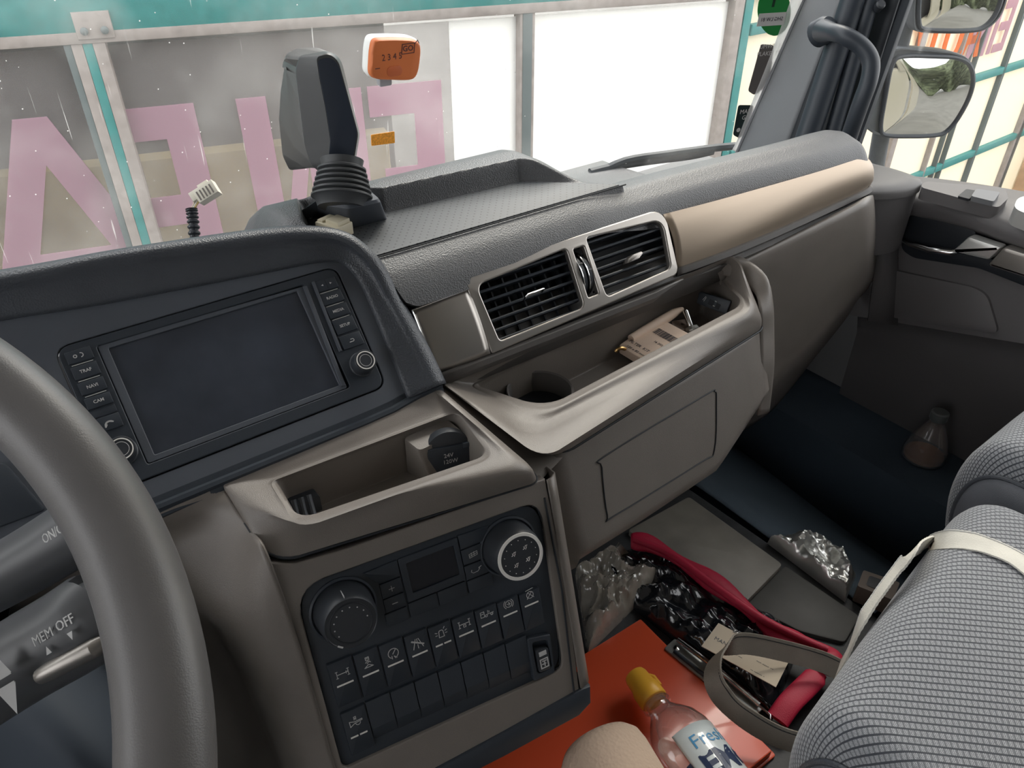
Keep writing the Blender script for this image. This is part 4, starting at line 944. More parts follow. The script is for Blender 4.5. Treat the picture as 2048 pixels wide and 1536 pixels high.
# ------------------------------------------------------------------ things on the engine tunnel
Z1 = ZT + .0012
M['orange'] = mat('orange_plastic_cover', (.66, .085, .030), .38, coat=.25)
M['orange_in'] = mat('orange_edge', (.55, .07, .025), .5)
A_, B_ = AZ(1285, 1230, ZT + .014), AZ(1556, 1500, ZT + .014)
ex = (B_ - A_); ex /= np.linalg.norm(ex); LF = Fr(A([A_[0], A_[1], ZT]), A([-ex[1] * -1, ex[0] * -1, 0]) * 1.0, A([0, 0, 1.]))
FF = Fr(A([A_[0], A_[1], ZT + .0005]), -np.cross(A([0, 0, 1.]), -ex), -ex)
if FF.n[2] < 0: FF = Fr(FF.o, -FF.r, FF.u)
# FF: u points away from the viewer, r to the right; the folder lies left of and below its origin
flen = np.linalg.norm(B_ - A_)
fo = thing('clipboard_folder', 'orange A4 clipboard folder lying flat beside the centre stack, silver clamp on its right edge', 'folder', FF.p(-.15, -.11, 0))
build('cover', MB().prism(FF, rnd([(-.36, -flen), (0, -flen), (0, 0), (-.36, .0)], .003, 3), 0, .003, .0006), M['orange'], fo)
build('flap', MB().prism(FF, rnd([(-.355, -flen + .003), (-.006, -flen + .003), (-.006, -.003), (-.355, -.003)], .002, 3), .0032, .0135, .0012), M['orange'], fo)
fz = ZT + .0145
ck = [AZ(1326, 1300, fz), AZ(1356, 1281, fz), AZ(1530, 1420, fz), AZ(1500, 1440, fz)]
cax = (ck[2] + ck[3] - ck[0] - ck[1]) / 2; CKF = Fr((ck[0] + ck[1]) / 2, cax, A([cax[1], -cax[0], 0]))
if CKF.n[2] < 0: CKF = Fr(CKF.o, CKF.r, -CKF.u)
cl_ = np.linalg.norm(cax)
clampb = build('clamp', MB().prism(CKF, rnd([(-.002, -.011), (cl_, -.011), (cl_, .011), (-.002, .011)], .003, 4), .0, .0025, .001), M['plate_steel'], fo)
build('clamp_bar', MB().tube([CKF.p(.004, .008, .008), CKF.p(cl_ * .5, .009, .010), CKF.p(cl_ - .004, .008, .007)], .0034, 12), M['chrome'], clampb)
build('clamp_rib', MB().tube([CKF.p(.010, -.006, .004), CKF.p(cl_ - .01, -.006, .004)], .0026, 10), M['black'], clampb)
build('rivet', MB().lathe(CKF.sub(.009, .0, .0025), [(.0042, 0), (.0040, .0012), (.0015, .0024)], 16), M['chrome'], clampb)
build('lever_wire', MB().tube([CKF.p(cl_ - .004, .007, .007), CKF.p(cl_ + .012, .004, .010), CKF.p(cl_ + .018, -.004, .008), CKF.p(cl_ + .004, -.008, .005)], .0016, 10), M['chrome'], clampb)

# kitchen roll lying down
M['paper'] = mat('embossed_kitchen_paper', (.66, .50, .38), .85, bump=('vor', 260, .9))
z_ = ZT + .016 + .050
k0, k1 = AZ(1216, 1512, z_), AZ(1216, 1800, z_)
k0 = AZ(1193, 1490, z_); ax_ = A([-.25, -1.0, 0.]); ax_ /= np.linalg.norm(ax_)
RF = Fr(k0, np.cross(ax_, A([0, 0, 1.])), A([0, 0, 1.]))
if RF.n @ ax_ < 0: RF = Fr(RF.o, -RF.r, RF.u)
roll = thing('kitchen_roll', 'pinkish white kitchen paper roll lying on the orange folder at the bottom edge', 'paper roll', k0 + A([0, -.1, -.05]))
prof = [(.020, .006), (.030, .0), (.040, .002), (.0465, .010), (.0490, .022), (.0495, .05), (.0495, .22), (.046, .225), (.021, .225)]
def warp(mb, f):
    mb.v = [f(v) for v in mb.v]; return mb
build('paper', warp(MB().lathe(RF, prof, 56, False, False), lambda v: v + A([0, 0, .0012 * sin(v[0] * 90 + v[1] * 60)])), M['paper'], roll, smooth=80)
build('cardboard_tube', MB().lathe(RF, [(.0205, .004), (.0190, .004), (.0190, .226), (.0205, .226)], 32, False, False), mat('grey_cardboard', (.35, .28, .2), .9), roll)

def film(name, col, clear, rough, bs, bst):
    m = bpy.data.materials.new(name); nt, b = NT(m); N, L = nt.nodes, nt.links; out = N['Material Output']
    b.inputs['Base Color'].default_value = (*col, 1); b.inputs['Roughness'].default_value = rough; b.inputs['Coat Weight'].default_value = .6
    tr = N.new('ShaderNodeBsdfTransparent'); gl = N.new('ShaderNodeBsdfGlossy'); gl.inputs['Roughness'].default_value = rough
    lw = N.new('ShaderNodeLayerWeight'); lw.inputs[0].default_value = .45
    tc = N.new('ShaderNodeTexCoord'); nz = N.new('ShaderNodeTexNoise'); nz.inputs['Scale'].default_value = bs; nz.inputs['Detail'].default_value = 2; L.new(tc.outputs['Object'], nz.inputs[0])
    bp = N.new('ShaderNodeBump'); bp.inputs['Strength'].default_value = bst; bp.inputs['Distance'].default_value = .004; L.new(nz.outputs[0], bp.inputs['Height'])
    for q in (gl, lw, b): L.new(bp.outputs[0], q.inputs['Normal'])
    m1 = N.new('ShaderNodeMixShader'); L.new(lw.outputs['Facing'], m1.inputs[0]); L.new(tr.outputs[0], m1.inputs[1]); L.new(gl.outputs[0], m1.inputs[2])
    m2 = N.new('ShaderNodeMixShader'); m2.inputs[0].default_value = 1 - clear; L.new(m1.outputs[0], m2.inputs[1]); L.new(b.outputs[0], m2.inputs[2]); L.new(m2.outputs[0], out.inputs[0]); return m
M['pet'] = film('clear_bottle_plastic', (.75, .70, .68), .93, .06, 25, .25)
# drink bottle lying on the folder

M['yellow'] = mat('yellow_cap_plastic', (.86, .45, .045), .38)
M['label_white'] = mat('pale_bottle_label', (.62, .68, .70), .35, coat=.5)
M['navy'] = mat('navy_print', (.02, .035, .09), .4)
M['blue'] = mat('blue_print', (.08, .30, .55), .4)
zb_ = ZT + .0155 + .036
bo = T(1283, 1365, 1); b0 = AZ(1283, 1368, zb_ - .006); b1 = AZ(1440, 1580, zb_)
bax = b1 - b0; bax /= np.linalg.norm(bax)
BF = Fr(b0, np.cross(bax, A([0, 0, 1.])), np.cross(np.cross(bax, A([0, 0, 1.])), bax))
if BF.n @ bax < 0: BF = Fr(BF.o, -BF.r, BF.u)
bt_ = thing('drink_bottle', 'clear plastic drink bottle with yellow flip cap lying on the orange folder', 'bottle', b0 + bax * .1 + A([0, 0, -.036]))
prof = [(.0125, .020), (.0135, .032), (.0150, .040), (.0230, .050), (.0310, .062), (.0352, .076), (.0358, .084), (.0358, .112), (.0358, .24), (.034, .25), (.028, .252)]
body = build('body', MB().lathe(BF, [(r, c) for r, c in prof], 48, True, True), M['pet'], bt_, smooth=60)
build('cap', MB().lathe(BF, [(.006, -.014), (.0125, -.014), (.0140, -.010), (.0148, .004), (.0168, .008), (.0172, .024), (.0160, .0255)], 36), M['yellow'], bt_, smooth=40)
build('cap_hinge', MB().tube([BF.p(.012, -.006, -.012), BF.p(.020, -.007, -.004), BF.p(.0215, -.007, .008)], [.004, .0045, .003], 8), M['yellow'], bt_)
build('neck_ring', MB().lathe(BF, [(.0165, .028), (.0175, .030), (.0175, .032), (.0150, .034)], 36, False, False), M['pet'], bt_)
lab = []
for c in np.linspace(.084, .232, 12):
    lab.append([BF.p(.0362 * cos(q), .0362 * sin(q), c) for q in np.linspace(rad(-40), rad(128), 40)])
lb = build('label', MB().skin(lab, False), M['label_white'], bt_, solid=.0003)
def wrapt(mb, r):      # lay flat lettering around the bottle
    out = []
    for v in mb.v: out.append(BF.p(r * cos(v[0]), r * sin(v[0]), v[1]))
    mb.v = out; return mb
FLT = Fr((0, 0, 0), (1, 0, 0), (0, 1, 0))
def btxt(txt, size, ang, c, m, bold=0.):
    t = MB().text(FLT, txt, size, 0, 0, h=.0, bold=bold)
    t.v = [A([rad(ang) - v[0] / .0366, c - v[1], 0]) for v in t.v]
    build('lettering', wrapt(t, .0366), m, lb, smooth=0)
btxt('Fresh', .021, 72, .103, M['blue'])
btxt('LEMON', .033, 52, .130, M['navy'], .0014)
btxt('ZERO', .033, 52, .160, M['navy'], .0014)
mb = MB()
for k in range(6):
    t = MB().box(FLT, -.012, .012, -.0004 - .0, .0004, 0, 0.0001); t.v = [A([rad(90) + (v[1] + k * .0026) / .0366, .190 + v[0], 0]) for v in t.v]; mb.add(wrapt(t, .0366).v, t.f)
build('fine_print', mb, M['navy'], lb, smooth=0)

# clear bag with black gloves / parts, red zip edge
M['blackbag'] = mat('black_glossy_film', (.012, .014, .018), .18, coat=.8, bump=('noise', 60, .8))
M['red'] = mat('crimson_zip_band', (.42, .012, .045), .55, bump=('noise', 800, .3))
M['clearfilm'] = film('wrinkled_clear_film', (.60, .54, .46), .50, .15, 55, .8)
from mathutils import noise as mnoise
def lumps(px, zbase, h, nx, ny, seed, name, m, parent, freq=60, smooth=60, rough=.5):
    """a soft pile filling a quadrilateral seen in the photograph: px = 4 corners"""
    rs = np.random.RandomState(seed); q = [AZ(x, y, zbase) for x, y in px]; ph = rs.rand(8) * 6
    rows = []
    for j in range(ny):
        v = j / (ny - 1); r = []
        for i in range(nx):
            u = i / (nx - 1)
            p = q[0] * (1 - u) * (1 - v) + q[1] * u * (1 - v) + q[2] * u * v + q[3] * (1 - u) * v
            e = min(1, 6 * min(u, 1 - u, v, 1 - v)); e = math.sqrt(max(0, e * (2 - e)))
            w = min(1.4, .62 * mnoise.ridged_multi_fractal(Vector((p[0] * freq + seed * 7, p[1] * freq, seed)), .9, 2.1, 4, 1.0, 1.6))
            r.append(p + A([0, 0, h * e * (1 - rough + rough * w)]))
        rows.append(r)
    mb = MB().skin(rows, False)
    if (np.cross(A(rows[0][1]) - A(rows[0][0]), A(rows[1][0]) - A(rows[0][0])))[2] < 0: mb.f = [f[::-1] for f in mb.f]
    rim_ = rows[0] + [r[-1] for r in rows[1:]] + rows[-1][::-1][1:] + [r[0] for r in rows[::-1][1:-1]]
    return build(name, mb, m, parent, smooth=smooth)
bag = thing('zip_bag', 'clear zip bag of black items edged with a crimson band, a printed label on it', 'bag', AZ(1400, 1240, ZT))
lumps([(1180, 1150), (1290, 1085), (1600, 1290), (1545, 1440)], ZT + .001, .036, 90, 60, 3, 'contents', M['blackbag'], bag, 22, 50, .7)
rp = [T(*p) if False else AZ(p[0], p[1], ZT + .035) for p in ((1262, 1082), (1300, 1088), (1360, 1122), (1420, 1160), (1480, 1205), (1540, 1258), (1600, 1288), (1645, 1300), (1660, 1316), (1655, 1345))]
rw = cat(rp, 5)
build('zip_edge', MB().tube(rw, [.013 + .004 * sin(i * .5) for i in range(len(rw))], 14, True, .55), M['red'], bag, smooth=80)
rw2 = cat([AZ(1268, 1078, ZT + .045), AZ(1340, 1108, ZT + .047), AZ(1420, 1165, ZT + .048), AZ(1520, 1235, ZT + .047), AZ(1600, 1276, ZT + .046), AZ(1655, 1300, ZT + .045)], 6)
build('zip_edge', MB().tube(rw2, .0055, 10), M['red'], bag, smooth=80)
rw3 = [AZ(1640, 1345, ZT + .03), AZ(1610, 1375, ZT + .03), AZ(1580, 1405, ZT + .028), AZ(1555, 1440, ZT + .022)]
build('zip_edge', MB().tube(cat(rw3, 5), [.009, .010] + [.0135] * 14, 14, True, .30), M['red'], bag, smooth=80)
lz = ZT + .044
lq = [AZ(1437, 1247, lz), AZ(1606, 1300, lz), AZ(1545, 1376, lz), AZ(1403, 1292, lz)]
LF_ = Fr(AZ(1418, 1269, lz), (AZ(1575, 1338, lz) - AZ(1418, 1269, lz)), np.cross(A([0, 0, 1.]), AZ(1575, 1338, lz) - AZ(1418, 1269, lz)))
LF_ = Fr(LF_.p(0, 0, .003), LF_.r, LF_.u)
ll = np.linalg.norm(AZ(1575, 1338, lz) - AZ(1418, 1269, lz))
tagl = build('paper_label', MB().prism(LF_, [LF_.uv(1437, 1246), LF_.uv(1403, 1292), LF_.uv(1552, 1374), LF_.uv(1578, 1322)], -.001, .0, .0), mat('cream_paper_label', (.52, .44, .34), .7), bag)
cx_ = [LF_.uv(1480, 1268), LF_.uv(1455, 1290), LF_.uv(1470, 1308), LF_.uv(1530, 1330), LF_.uv(1515, 1346)]
rot_ = math.atan2((A(LF_.uv(1552, 1374)) - A(LF_.uv(1403, 1292)))[1], (A(LF_.uv(1552, 1374)) - A(LF_.uv(1403, 1292)))[0])
mb = MB()
for (c, txt, sz) in ((cx_[0], 'ZD.8', .0085), (cx_[1], 'MAN TGX', .0075), (cx_[2], '----  -- ---', .005), (cx_[3], '--- ---- --', .006), (cx_[4], '-- ------ -', .005)):
    mb.text(LF_.sub(c[0], c[1], .0003, rot_), txt, sz, h=.0001)
build('lettering', mb, M['black'], tagl, smooth=0)
clr = thing('clear_plastic_wrap', 'crumpled clear plastic wrap beside the lower right edge of the centre stack', 'plastic wrap', AZ(1200, 1210, ZT))
lumps([(1150, 1150), (1235, 1100), (1320, 1165), (1175, 1310)], ZT + .001, .042, 60, 60, 9, 'film', M['clearfilm'], clr, 20, 30, .8)
M['foil'] = mat('crumpled_silver_foil', (.80, .80, .77), .32, metal=.9, bump=('noise', 70, .6))
fl_ = thing('foil_wrapper', 'crumpled silver foil wrapper at the edge of the engine tunnel', 'wrapper', AZ(1630, 1140, ZT))
lumps([(1533, 1086), (1628, 1078), (1712, 1152), (1690, 1205)], ZT + .002, .035, 60, 50, 5, 'foil', M['foil'], fl_, 16, 30, .9)
bxp = [AZ(*p, ZT + .03) for p in ((1715, 1172), (1727, 1140), (1800, 1165), (1786, 1200))]
sb_ = thing('small_box', 'small dark brown box wedged between the foil wrapper and the seat', 'box', AZ(1755, 1170, ZT))
mbx = MB().skin([rloop([p + A([0, 0, h]) for p in bxp], .003, 3, 3) for h in (-.03, -.002, .0)], True, True, True)
build('carton', mbx, mat('brown_card', (.10, .075, .06), .6), sb_)
bc = sum(bxp) / 4
build('opening', MB().skin([rloop([bc + (p - bc) * .6 + A([0, 0, .0006]) for p in bxp], .003, 3, 3)] * 1 + [rloop([bc + (p - bc) * .55 + A([0, 0, .0008]) for p in bxp], .003, 3, 3)], True, False, True), M['dark'], sb_)
# flask on the door sill
ff = Fr(AX(1845, 918, 1.13), CR, A([0, 0, 1.])); 
sill_z = -.834
fp = AZ(1845, 915, sill_z); FK = Fr(fp, (1, 0, 0), (0, 1, 0))
flk = thing('glass_flask', 'small clear flask standing in the dark door step beyond the seats', 'bottle', fp)
build('body', MB().lathe(FK, [(.030, .0), (.034, .004), (.033, .02), (.026, .045), (.016, .066), (.012, .075), (.012, .084)], 32, True, True), M['pet'], flk, smooth=60)
build('liquid', MB().lathe(FK, [(.027, .003), (.031, .005), (.031, .009), (.0305, .010)], 32), mat('amber_liquid', (.16, .09, .06), .2), flk)
build('stopper', MB().lathe(FK, [(.0125, .080), (.0135, .082), (.0135, .094), (.011, .096)], 24), mat('grey_stopper', (.10, .11, .11), .3), flk)

# ------------------------------------------------------------------ seats
def fabric():
    m = mat('woven_seat_fabric', (.2, .2, .2), .8, sheen=.3); nt, b = NT(m); N, L = nt.nodes, nt.links
    tc = N.new('ShaderNodeTexCoord')
    sx = N.new('ShaderNodeSeparateXYZ'); L.new(tc.outputs['UV'], sx.inputs[0])
    def mth(op, a, b_=None):
        n = N.new('ShaderNodeMath'); n.operation = op
        for i, q in enumerate((a, b_)):
            if q is None: continue
            if hasattr(q, 'links'): L.new(q, n.inputs[i])
            else: n.inputs[i].default_value = q
        return n.outputs[0]
    run = mth('ADD', sx.outputs[1], 3.)
    w = mth('ADD', mth('MULTIPLY', sx.outputs[0], .77), mth('MULTIPLY', run, .64)); q = mth('SUBTRACT', mth('MULTIPLY', sx.outputs[0], .64), mth('MULTIPLY', run, .77))
    row = mth('DIVIDE', w, .0058); odd = mth('MULTIPLY', mth('MODULO', mth('ABSOLUTE', mth('FLOOR', row)), 2.), .5)
    fr_ = mth('ABSOLUTE', mth('SUBTRACT', mth('FRACT', row), .5))                    # 0 in the middle of a row
    dash_ = mth('ABSOLUTE', mth('SUBTRACT', mth('FRACT', mth('ADD', mth('DIVIDE', q, .0046), odd)), .5))
    fine = mth('MULTIPLY', mth('SINE', mth('MULTIPLY', w, 2 * pi / .0019)), mth('SINE', mth('MULTIPLY', q, 2 * pi / .0015)))
    on = mth('MULTIPLY', mth('LESS_THAN', fr_, .37), mth('ADD', mth('MULTIPLY', mth('LESS_THAN', dash_, .33), .55), .45))
    bnd = mth('MULTIPLY', on, mth('ADD', mth('MULTIPLY', fine, .3), .75))
    nz = N.new('ShaderNodeTexNoise'); nz.inputs['Scale'].default_value = 900; L.new(tc.outputs['Object'], nz.inputs[0])
    f = mth('MULTIPLY', bnd, mth('ADD', mth('MULTIPLY', nz.outputs[0], 1.1), .3))
    mx = N.new('ShaderNodeMix'); mx.data_type = 'RGBA'; L.new(f, mx.inputs[0]); mx.inputs[6].default_value = (.036, .041, .052, 1); mx.inputs[7].default_value = (.42, .435, .46, 1)
    L.new(mx.outputs[2], b.inputs['Base Color'])
    bp = N.new('ShaderNodeBump'); bp.inputs['Strength'].default_value = .7; bp.inputs['Distance'].default_value = .0012; L.new(bnd, bp.inputs['Height']); L.new(bp.outputs[0], b.inputs['Normal'])
    return m
M['fabric'] = fabric(); CUSH = []
M['bolster'] = mat('grey_seat_bolster_fabric', (.10, .105, .12), .85, bump=('noise', 1600, .6), vary=.1)
def seat(label, x0, x1, yf, zt, sk=0.):
    t = thing('seat', label, 'seat', A([(x0 + x1) / 2, yf - .25, ZT]), 'passenger seats')
    # cushion: cross-section from the front underside over the top, drawn from side to side
    prof = [(yf - .07, zt - .20), (yf - .022, zt - .17), (yf - .004, zt - .12), (yf, zt - .075), (yf - .008, zt - .035), (yf - .030, zt - .008), (yf - .070, zt), (yf - .16, zt + .004), (yf - .28, zt - .006), (yf - .42, zt - .01), (yf - .52, zt)]
    pr = cat([A([0, y, z]) for y, z in prof], 4); ymid, zmid = yf - .25, zt - .11; L = []
    for u in sorted(list(np.linspace(0, 1, 41)) + [.008, .016, .035, .06, .97, .985]):
        e = min(u, 1 - u) * (x1 - x0); rad_ = .026 if u < .5 else .055
        k = (1 - math.sqrt(max(0, 1 - (1 - min(1, e / rad_)) ** 2))) * (.45 if u < .5 else 1)
        r = []
        for p in pr:
            drop = k * .065
            y = p[1] + (ymid - p[1]) * k * .16; z = p[2] - (p[2] - (zt - .16)) * k * .45
            z += .006 * cos((u - .5) * pi) ** 2
            r.append(A([x0 + (x1 - x0) * u, y + sk * (x1 - x0) * u, z]))
        L.append(r)
    mb = MB().skin(L, False); mb.f = [f[::-1] for f in mb.f]
    t['_c'] = 1; CUSH.append(mb); co = build('cushion', mb, M['fabric'], t, smooth=80)
    nu_, nv_ = len(L), len(pr); mid = nv_ // 2
    cu_ = np.concatenate([[0], np.cumsum([np.linalg.norm(L[i + 1][mid] - L[i][mid]) for i in range(nu_ - 1)])]); cv_ = np.concatenate([[0], np.cumsum([np.linalg.norm(pr[i + 1] - pr[i]) for i in range(nv_ - 1)])])
    uvl = co.data.uv_layers.new(name='weave')
    for lp_ in co.data.loops: i, j = divmod(lp_.vertex_index, nv_); uvl.data[lp_.index].uv = (cu_[i], -cv_[j] )
    sd = [[p + A([0, 0, 0]) for p in L[0]], [p + A([-.001, 0, 0]) for p in L[0]]]
    for s_, row in ((-1, L[0]), (1, L[-1])):
        c = A([row[0][0], ymid, zt - .13]); rr_ = [row, [p + A([s_ * .012, 0, .001]) + (c - p) * .03 for p in row], [p + A([s_ * .022, 0, -.004]) + (c - p) * .12 for p in row], [p + A([s_ * .026, 0, -.01]) + (c - p) * .35 for p in row], [c + A([s_ * .024, 0, -.03]) for p in row]]
        mb = MB().skin(rr_, False)
        if s_ > 0: mb.f = [f[::-1] for f in mb.f]
        build('side_bolster', mb, M['bolster'], t, smooth=80)
        build('piping', MB().tube([p + A([s_ * .002, 0, 0]) for p in row], .0028, 8), M['hood'], t)
    build('base', MB().box(XF, x0 + .04, x1 - .04, yf - .46, yf - .08, ZT - .25 if x0 > .7 else ZT, zt - .15, .01), M['dark'], t)
    bk = [[A([x0 + (x1 - x0) * u, yf - .50 - .02 * cos((u - .5) * pi) + dy, zt - .04 + z]) for z, dy in ((0, .05), (.2, .03), (.4, .0), (.62, -.04), (.66, -.08), (.6, -.14), (0, -.07))] for u in np.linspace(0, 1, 10)]
    build('backrest', MB().skin([cat(r, 3) for r in bk], False), M['bolster'], t, smooth=80, solid=.01)
    return t
ZS = -.55
seat('grey woven middle seat with a pale webbing strap across it, in the lower right corner', .398, .785, .146, ZS, .15)
seat('grey woven outer passenger seat cushion partly hidden behind the middle seat', .835, 1.09, .240, ZS)

# ------------------------------------------------------------------ webbing straps
def webbing(col, name):
    return mat(name, col, .7, bump=('noise', 700, .5), aniso=(1, 1, 1), vary=.1)
M['web_light'] = webbing((.62, .60, .54), 'pale_webbing'); M['web_grey'] = webbing((.22, .195, .165), 'brown_grey_webbing')
from mathutils.bvhtree import BVHTree
_bv = BVHTree.FromPolygons([tuple(p) for p in CUSH[0].v], CUSH[0].f)
def onseat(x, y):
    """where the line of sight meets the seat cushion, else a spot just in front of it"""
    v = d(x, y); h = _bv.ray_cast(Vector((0, 0, 0)), Vector(v))
    if h[0] is not None: return A(h[0])
    n_ = _bv.find_nearest(Vector(v * .72))
    return v * .72 if n_[0] is None else v * (np.dot(A(n_[0]), v) / np.dot(v, v))
sp1 = [(2330, 1345), (2210, 1248), (2110, 1180), (2048, 1132), (2000, 1108), (1950, 1092), (1900, 1088), (1862, 1096), (1830, 1115), (1800, 1148), (1765, 1195), (1725, 1255), (1692, 1310), (1672, 1350)]
sp1[-3:] = [(1728, 1252), (1696, 1306), (1676, 1345), (1668, 1395)]
pth = [onseat(*p) + A([0, .004, .003]) for p in sp1[:-3]]
t0_ = float(pth[-1] @ CF); pth += [T(*sp1[-3], t0_ * 1.05), T(*sp1[-2], t0_ * 1.13), T(*sp1[-1], t0_ * 1.22)]
pth = cat(pth, 14)
st_ = thing('webbing_strap', 'pale ribbed webbing strap laid over the middle seat cushion', 'strap', pth[60])
tw = []
for i, p in enumerate(pth):
    t = pth[min(i + 1, len(pth) - 1)] - pth[max(i - 1, 0)]; k = sstep((i - 42) / 45)
    c = np.cross(t / np.linalg.norm(t), A([0, .2, 1.]) * (1 - k) + A([-.5, .9, .35]) * k); tw.append(c / np.linalg.norm(c))
build('webbing', MB().ribbon(pth, tw, .022, .0016, True), M['web_light'], st_, smooth=60)
tw_ = [p + w * .009 for p, w in zip(pth, tw)]
build('stitching', MB().tube([p + A([0, .001, .0011]) for p in tw_], .0005, 4), M['print'], st_)
lp = [(1690, 1345, .05), (1640, 1322, .055), (1560, 1300, .065), (1490, 1287, .08), (1452, 1296, .09), (1430, 1322, .09), (1428, 1360, .08), (1450, 1400, .06), (1490, 1435, .05), (1550, 1470, .04), (1620, 1492, .04), (1680, 1500, .03)]
lpp = cat([AZ(x, y, ZT + z) for x, y, z in lp], 14)
lst = thing('belt_loop', 'brown grey ribbed webbing loop over the zip bag and the orange folder', 'strap', AZ(1500, 1400, ZT))
nn = len(lpp); tw = []
for i, p in enumerate(lpp):
    t = lpp[min(i + 1, nn - 1)] - lpp[max(i - 1, 0)]; t /= np.linalg.norm(t)
    c = CU * .9 + A([0, .2, .3]); c = c - t * np.dot(c, t); k = sstep((i / nn - .28) / .12) * (1 - sstep((i / nn - .55) / .12))
    c2 = CR * .6 + A([0, 0, 1.]); c2 = c2 - t * np.dot(c2, t)
    c = c / np.linalg.norm(c) * (1 - k) + c2 / np.linalg.norm(c2) * k * .9; tw.append(c / np.linalg.norm(c))
build('webbing', MB().ribbon(lpp, tw, .025, .0018, True), M['web_grey'], lst, smooth=60)
build('stitching', MB().tube([p + w * .0085 - CF * .0014 for p, w in zip(lpp, tw)], .0006, 4), M['dark'], lst)
# driver's knee pad edge seen at the bottom
dk = thing('driver_mat', 'sliver of black edged woven mat below the steering wheel at the bottom edge', 'mat', AZ(500, 1530, -.82))
build('woven_mat', MB().prism(XF, [tuple(AZ(x, y, -.82)[:2]) for x, y in ((430, 1478), (470, 1490), (640, 1640), (400, 1700))], -.826, -.82, .001), M['web_grey'], dk)
build('edging', MB().tube([AZ(x, y, -.815) for x, y in ((425, 1450), (470, 1480), (560, 1550), (640, 1620))], .011, 10), M['black'], dk)
# ------------------------------------------------------------------ items in the passenger tray
ztr = -.470
M['note'] = mat('pink_cream_card', (.80, .62, .49), .6)
nt_ = [AZ(1238, 690, -.450), AZ(1318, 636, -.450), AZ(1390, 672, -.450), AZ(1304, 728, -.450)]
npk = thing('paper_packet', 'cream paper packet with a printed barcode lying in the passenger tray', 'packet', sum(nt_) / 4 + A([0, 0, -.012]))
NR = nt_[2] - nt_[1]; NFr = Fr(sum(nt_) / 4, NR, np.cross(A([0, 0, 1.]), NR)); NFr = Fr(NFr.o, NFr.r, NFr.u + NFr.n * .10)
qv = [NFr.uv(*p) for p in ((1237, 690), (1318, 634), (1396, 676), (1306, 732))]
pkb = build('packet', MB().prism(NFr, rnd(qv, .003, 4), -.010, .0, .0015), M['note'], npk)
def nm(x, y): return NFr.uv(x, y, .0004)
ang = math.atan2((A(qv[2]) - A(qv[1]))[1], (A(qv[2]) - A(qv[1]))[0])
bc0 = A(nm(1313, 652)); mb = MB(); f = NFr.sub(*nm(1333, 672), .0003, ang); x = -.0165
rs = np.random.RandomState(2)
while x < .0200:
    w = rs.choice([.0004, .0008, .0012]); mb.box(f, x, x + w, -.0055, .0055, 0, .0001); x += w + rs.choice([.0004, .0007])
mb.text(NFr.sub(*nm(1322, 690), .0003, ang), '16 2024 08', .0046, h=.00005)
mb.text(NFr.sub(*nm(1276, 695), .0003, ang), 'FILTER  KIT', .0058, -.001, .0030, h=.00005).text(NFr.sub(*nm(1276, 700), .0003, ang), '120 x 80 mm', .0050, -.001, -.0028, h=.00005)
build('print', mb, M['black'], pkb, smooth=0)
pen = thing('pen', 'short cream tapered pen lying behind the paper packet in the passenger tray', 'pen', AZ(1330, 640, ztr))
build('barrel', MB().tube(cat([AZ(1262, 678, -.452), AZ(1318, 645, -.447), AZ(1350, 625, -.444), AZ(1362, 619, -.443), AZ(1366, 617, -.443)], 3), [.005, .0055, .006, .006, .0058, .0055, .005, .004, .0035, .003, .0025, .002, .0012], 14), M['note'], pen)
coin = thing('key_fob', 'small brownish key fob with a hole between the pen and the metal socket tool', 'key fob', AZ(1365, 655, ztr))
cfr = Fr(AZ(1362, 650, -.456), (1, -.2, 0), (.2, 1, .3))
build('tab', MB().plate(cfr, [rnd([(-.013, -.008), (.011, -.009), (.013, .006), (-.010, .009)], .005, 5), circ(.002, 0, .002, 16)], -.003, .001, .0008), mat('worn_brown_metal', (.22, .17, .14), .4, metal=.4), coin)
tool = thing('socket_tool', 'small metal socket tool with a knurled ring at the right end of the passenger tray', 'tool', AZ(1385, 668, ztr))
ta, tb_ = AZ(1387, 668, -.462), AZ(1370, 620, -.440)
axv = tb_ - ta; TFr = Fr(ta, np.cross(axv, A([0, 0, 1.])), np.cross(np.cross(axv, A([0, 0, 1.])), axv))
if TFr.n @ axv < 0: TFr = Fr(TFr.o, -TFr.r, TFr.u)
la = np.linalg.norm(axv)
build('shaft', MB().lathe(TFr, [(.0040, .006), (.0036, .010), (.0036, la - .002), (.0026, la)], 20), M['chrome'], tool)
build('ring', MB().lathe(TFr, [(.0060, -.004), (.0080, -.003), (.0086, .001), (.0086, .006), (.0070, .009), (.0045, .010)], 12), M['plate_steel'], tool, smooth=20)
build('bore', MB().lathe(TFr, [(.0050, -.0045), (.0050, -.0030)], 20), M['dark'], tool)
clip = thing('gold_clip', 'tiny gold coloured clip at the left corner of the paper packet', 'clip', AZ(1236, 700, -.458))
build('jaws', MB().tube(cat([AZ(1231, 703, -.452), AZ(1236, 698, -.449), AZ(1243, 696, -.449), AZ(1250, 698, -.452)], 3), .0022, 10), mat('gold_metal', (.60, .38, .16), .3, metal=1.), clip)
usb = thing('usb_socket', 'small black twin USB socket panel on the right end wall of the passenger tray', 'usb socket', AZ(1430, 606, -.445))
un = A([-.80, -.52, .28]); uo = AZ(1429, 606, -.438)
ur = AZ(1460, 618, -.438) - AZ(1398, 588, -.432); UF = Fr(uo, ur, np.cross(un, ur))
if UF.n @ (-uo) < 0: UF = Fr(UF.o, UF.r, -UF.u)
ub = build('panel', MB().prism(UF, rnd([UF.uv(1394, 606), UF.uv(1400, 583), UF.uv(1463, 602), UF.uv(1453, 629)], .0015, 3), -.004, .002, .0008), M['black'], usb)
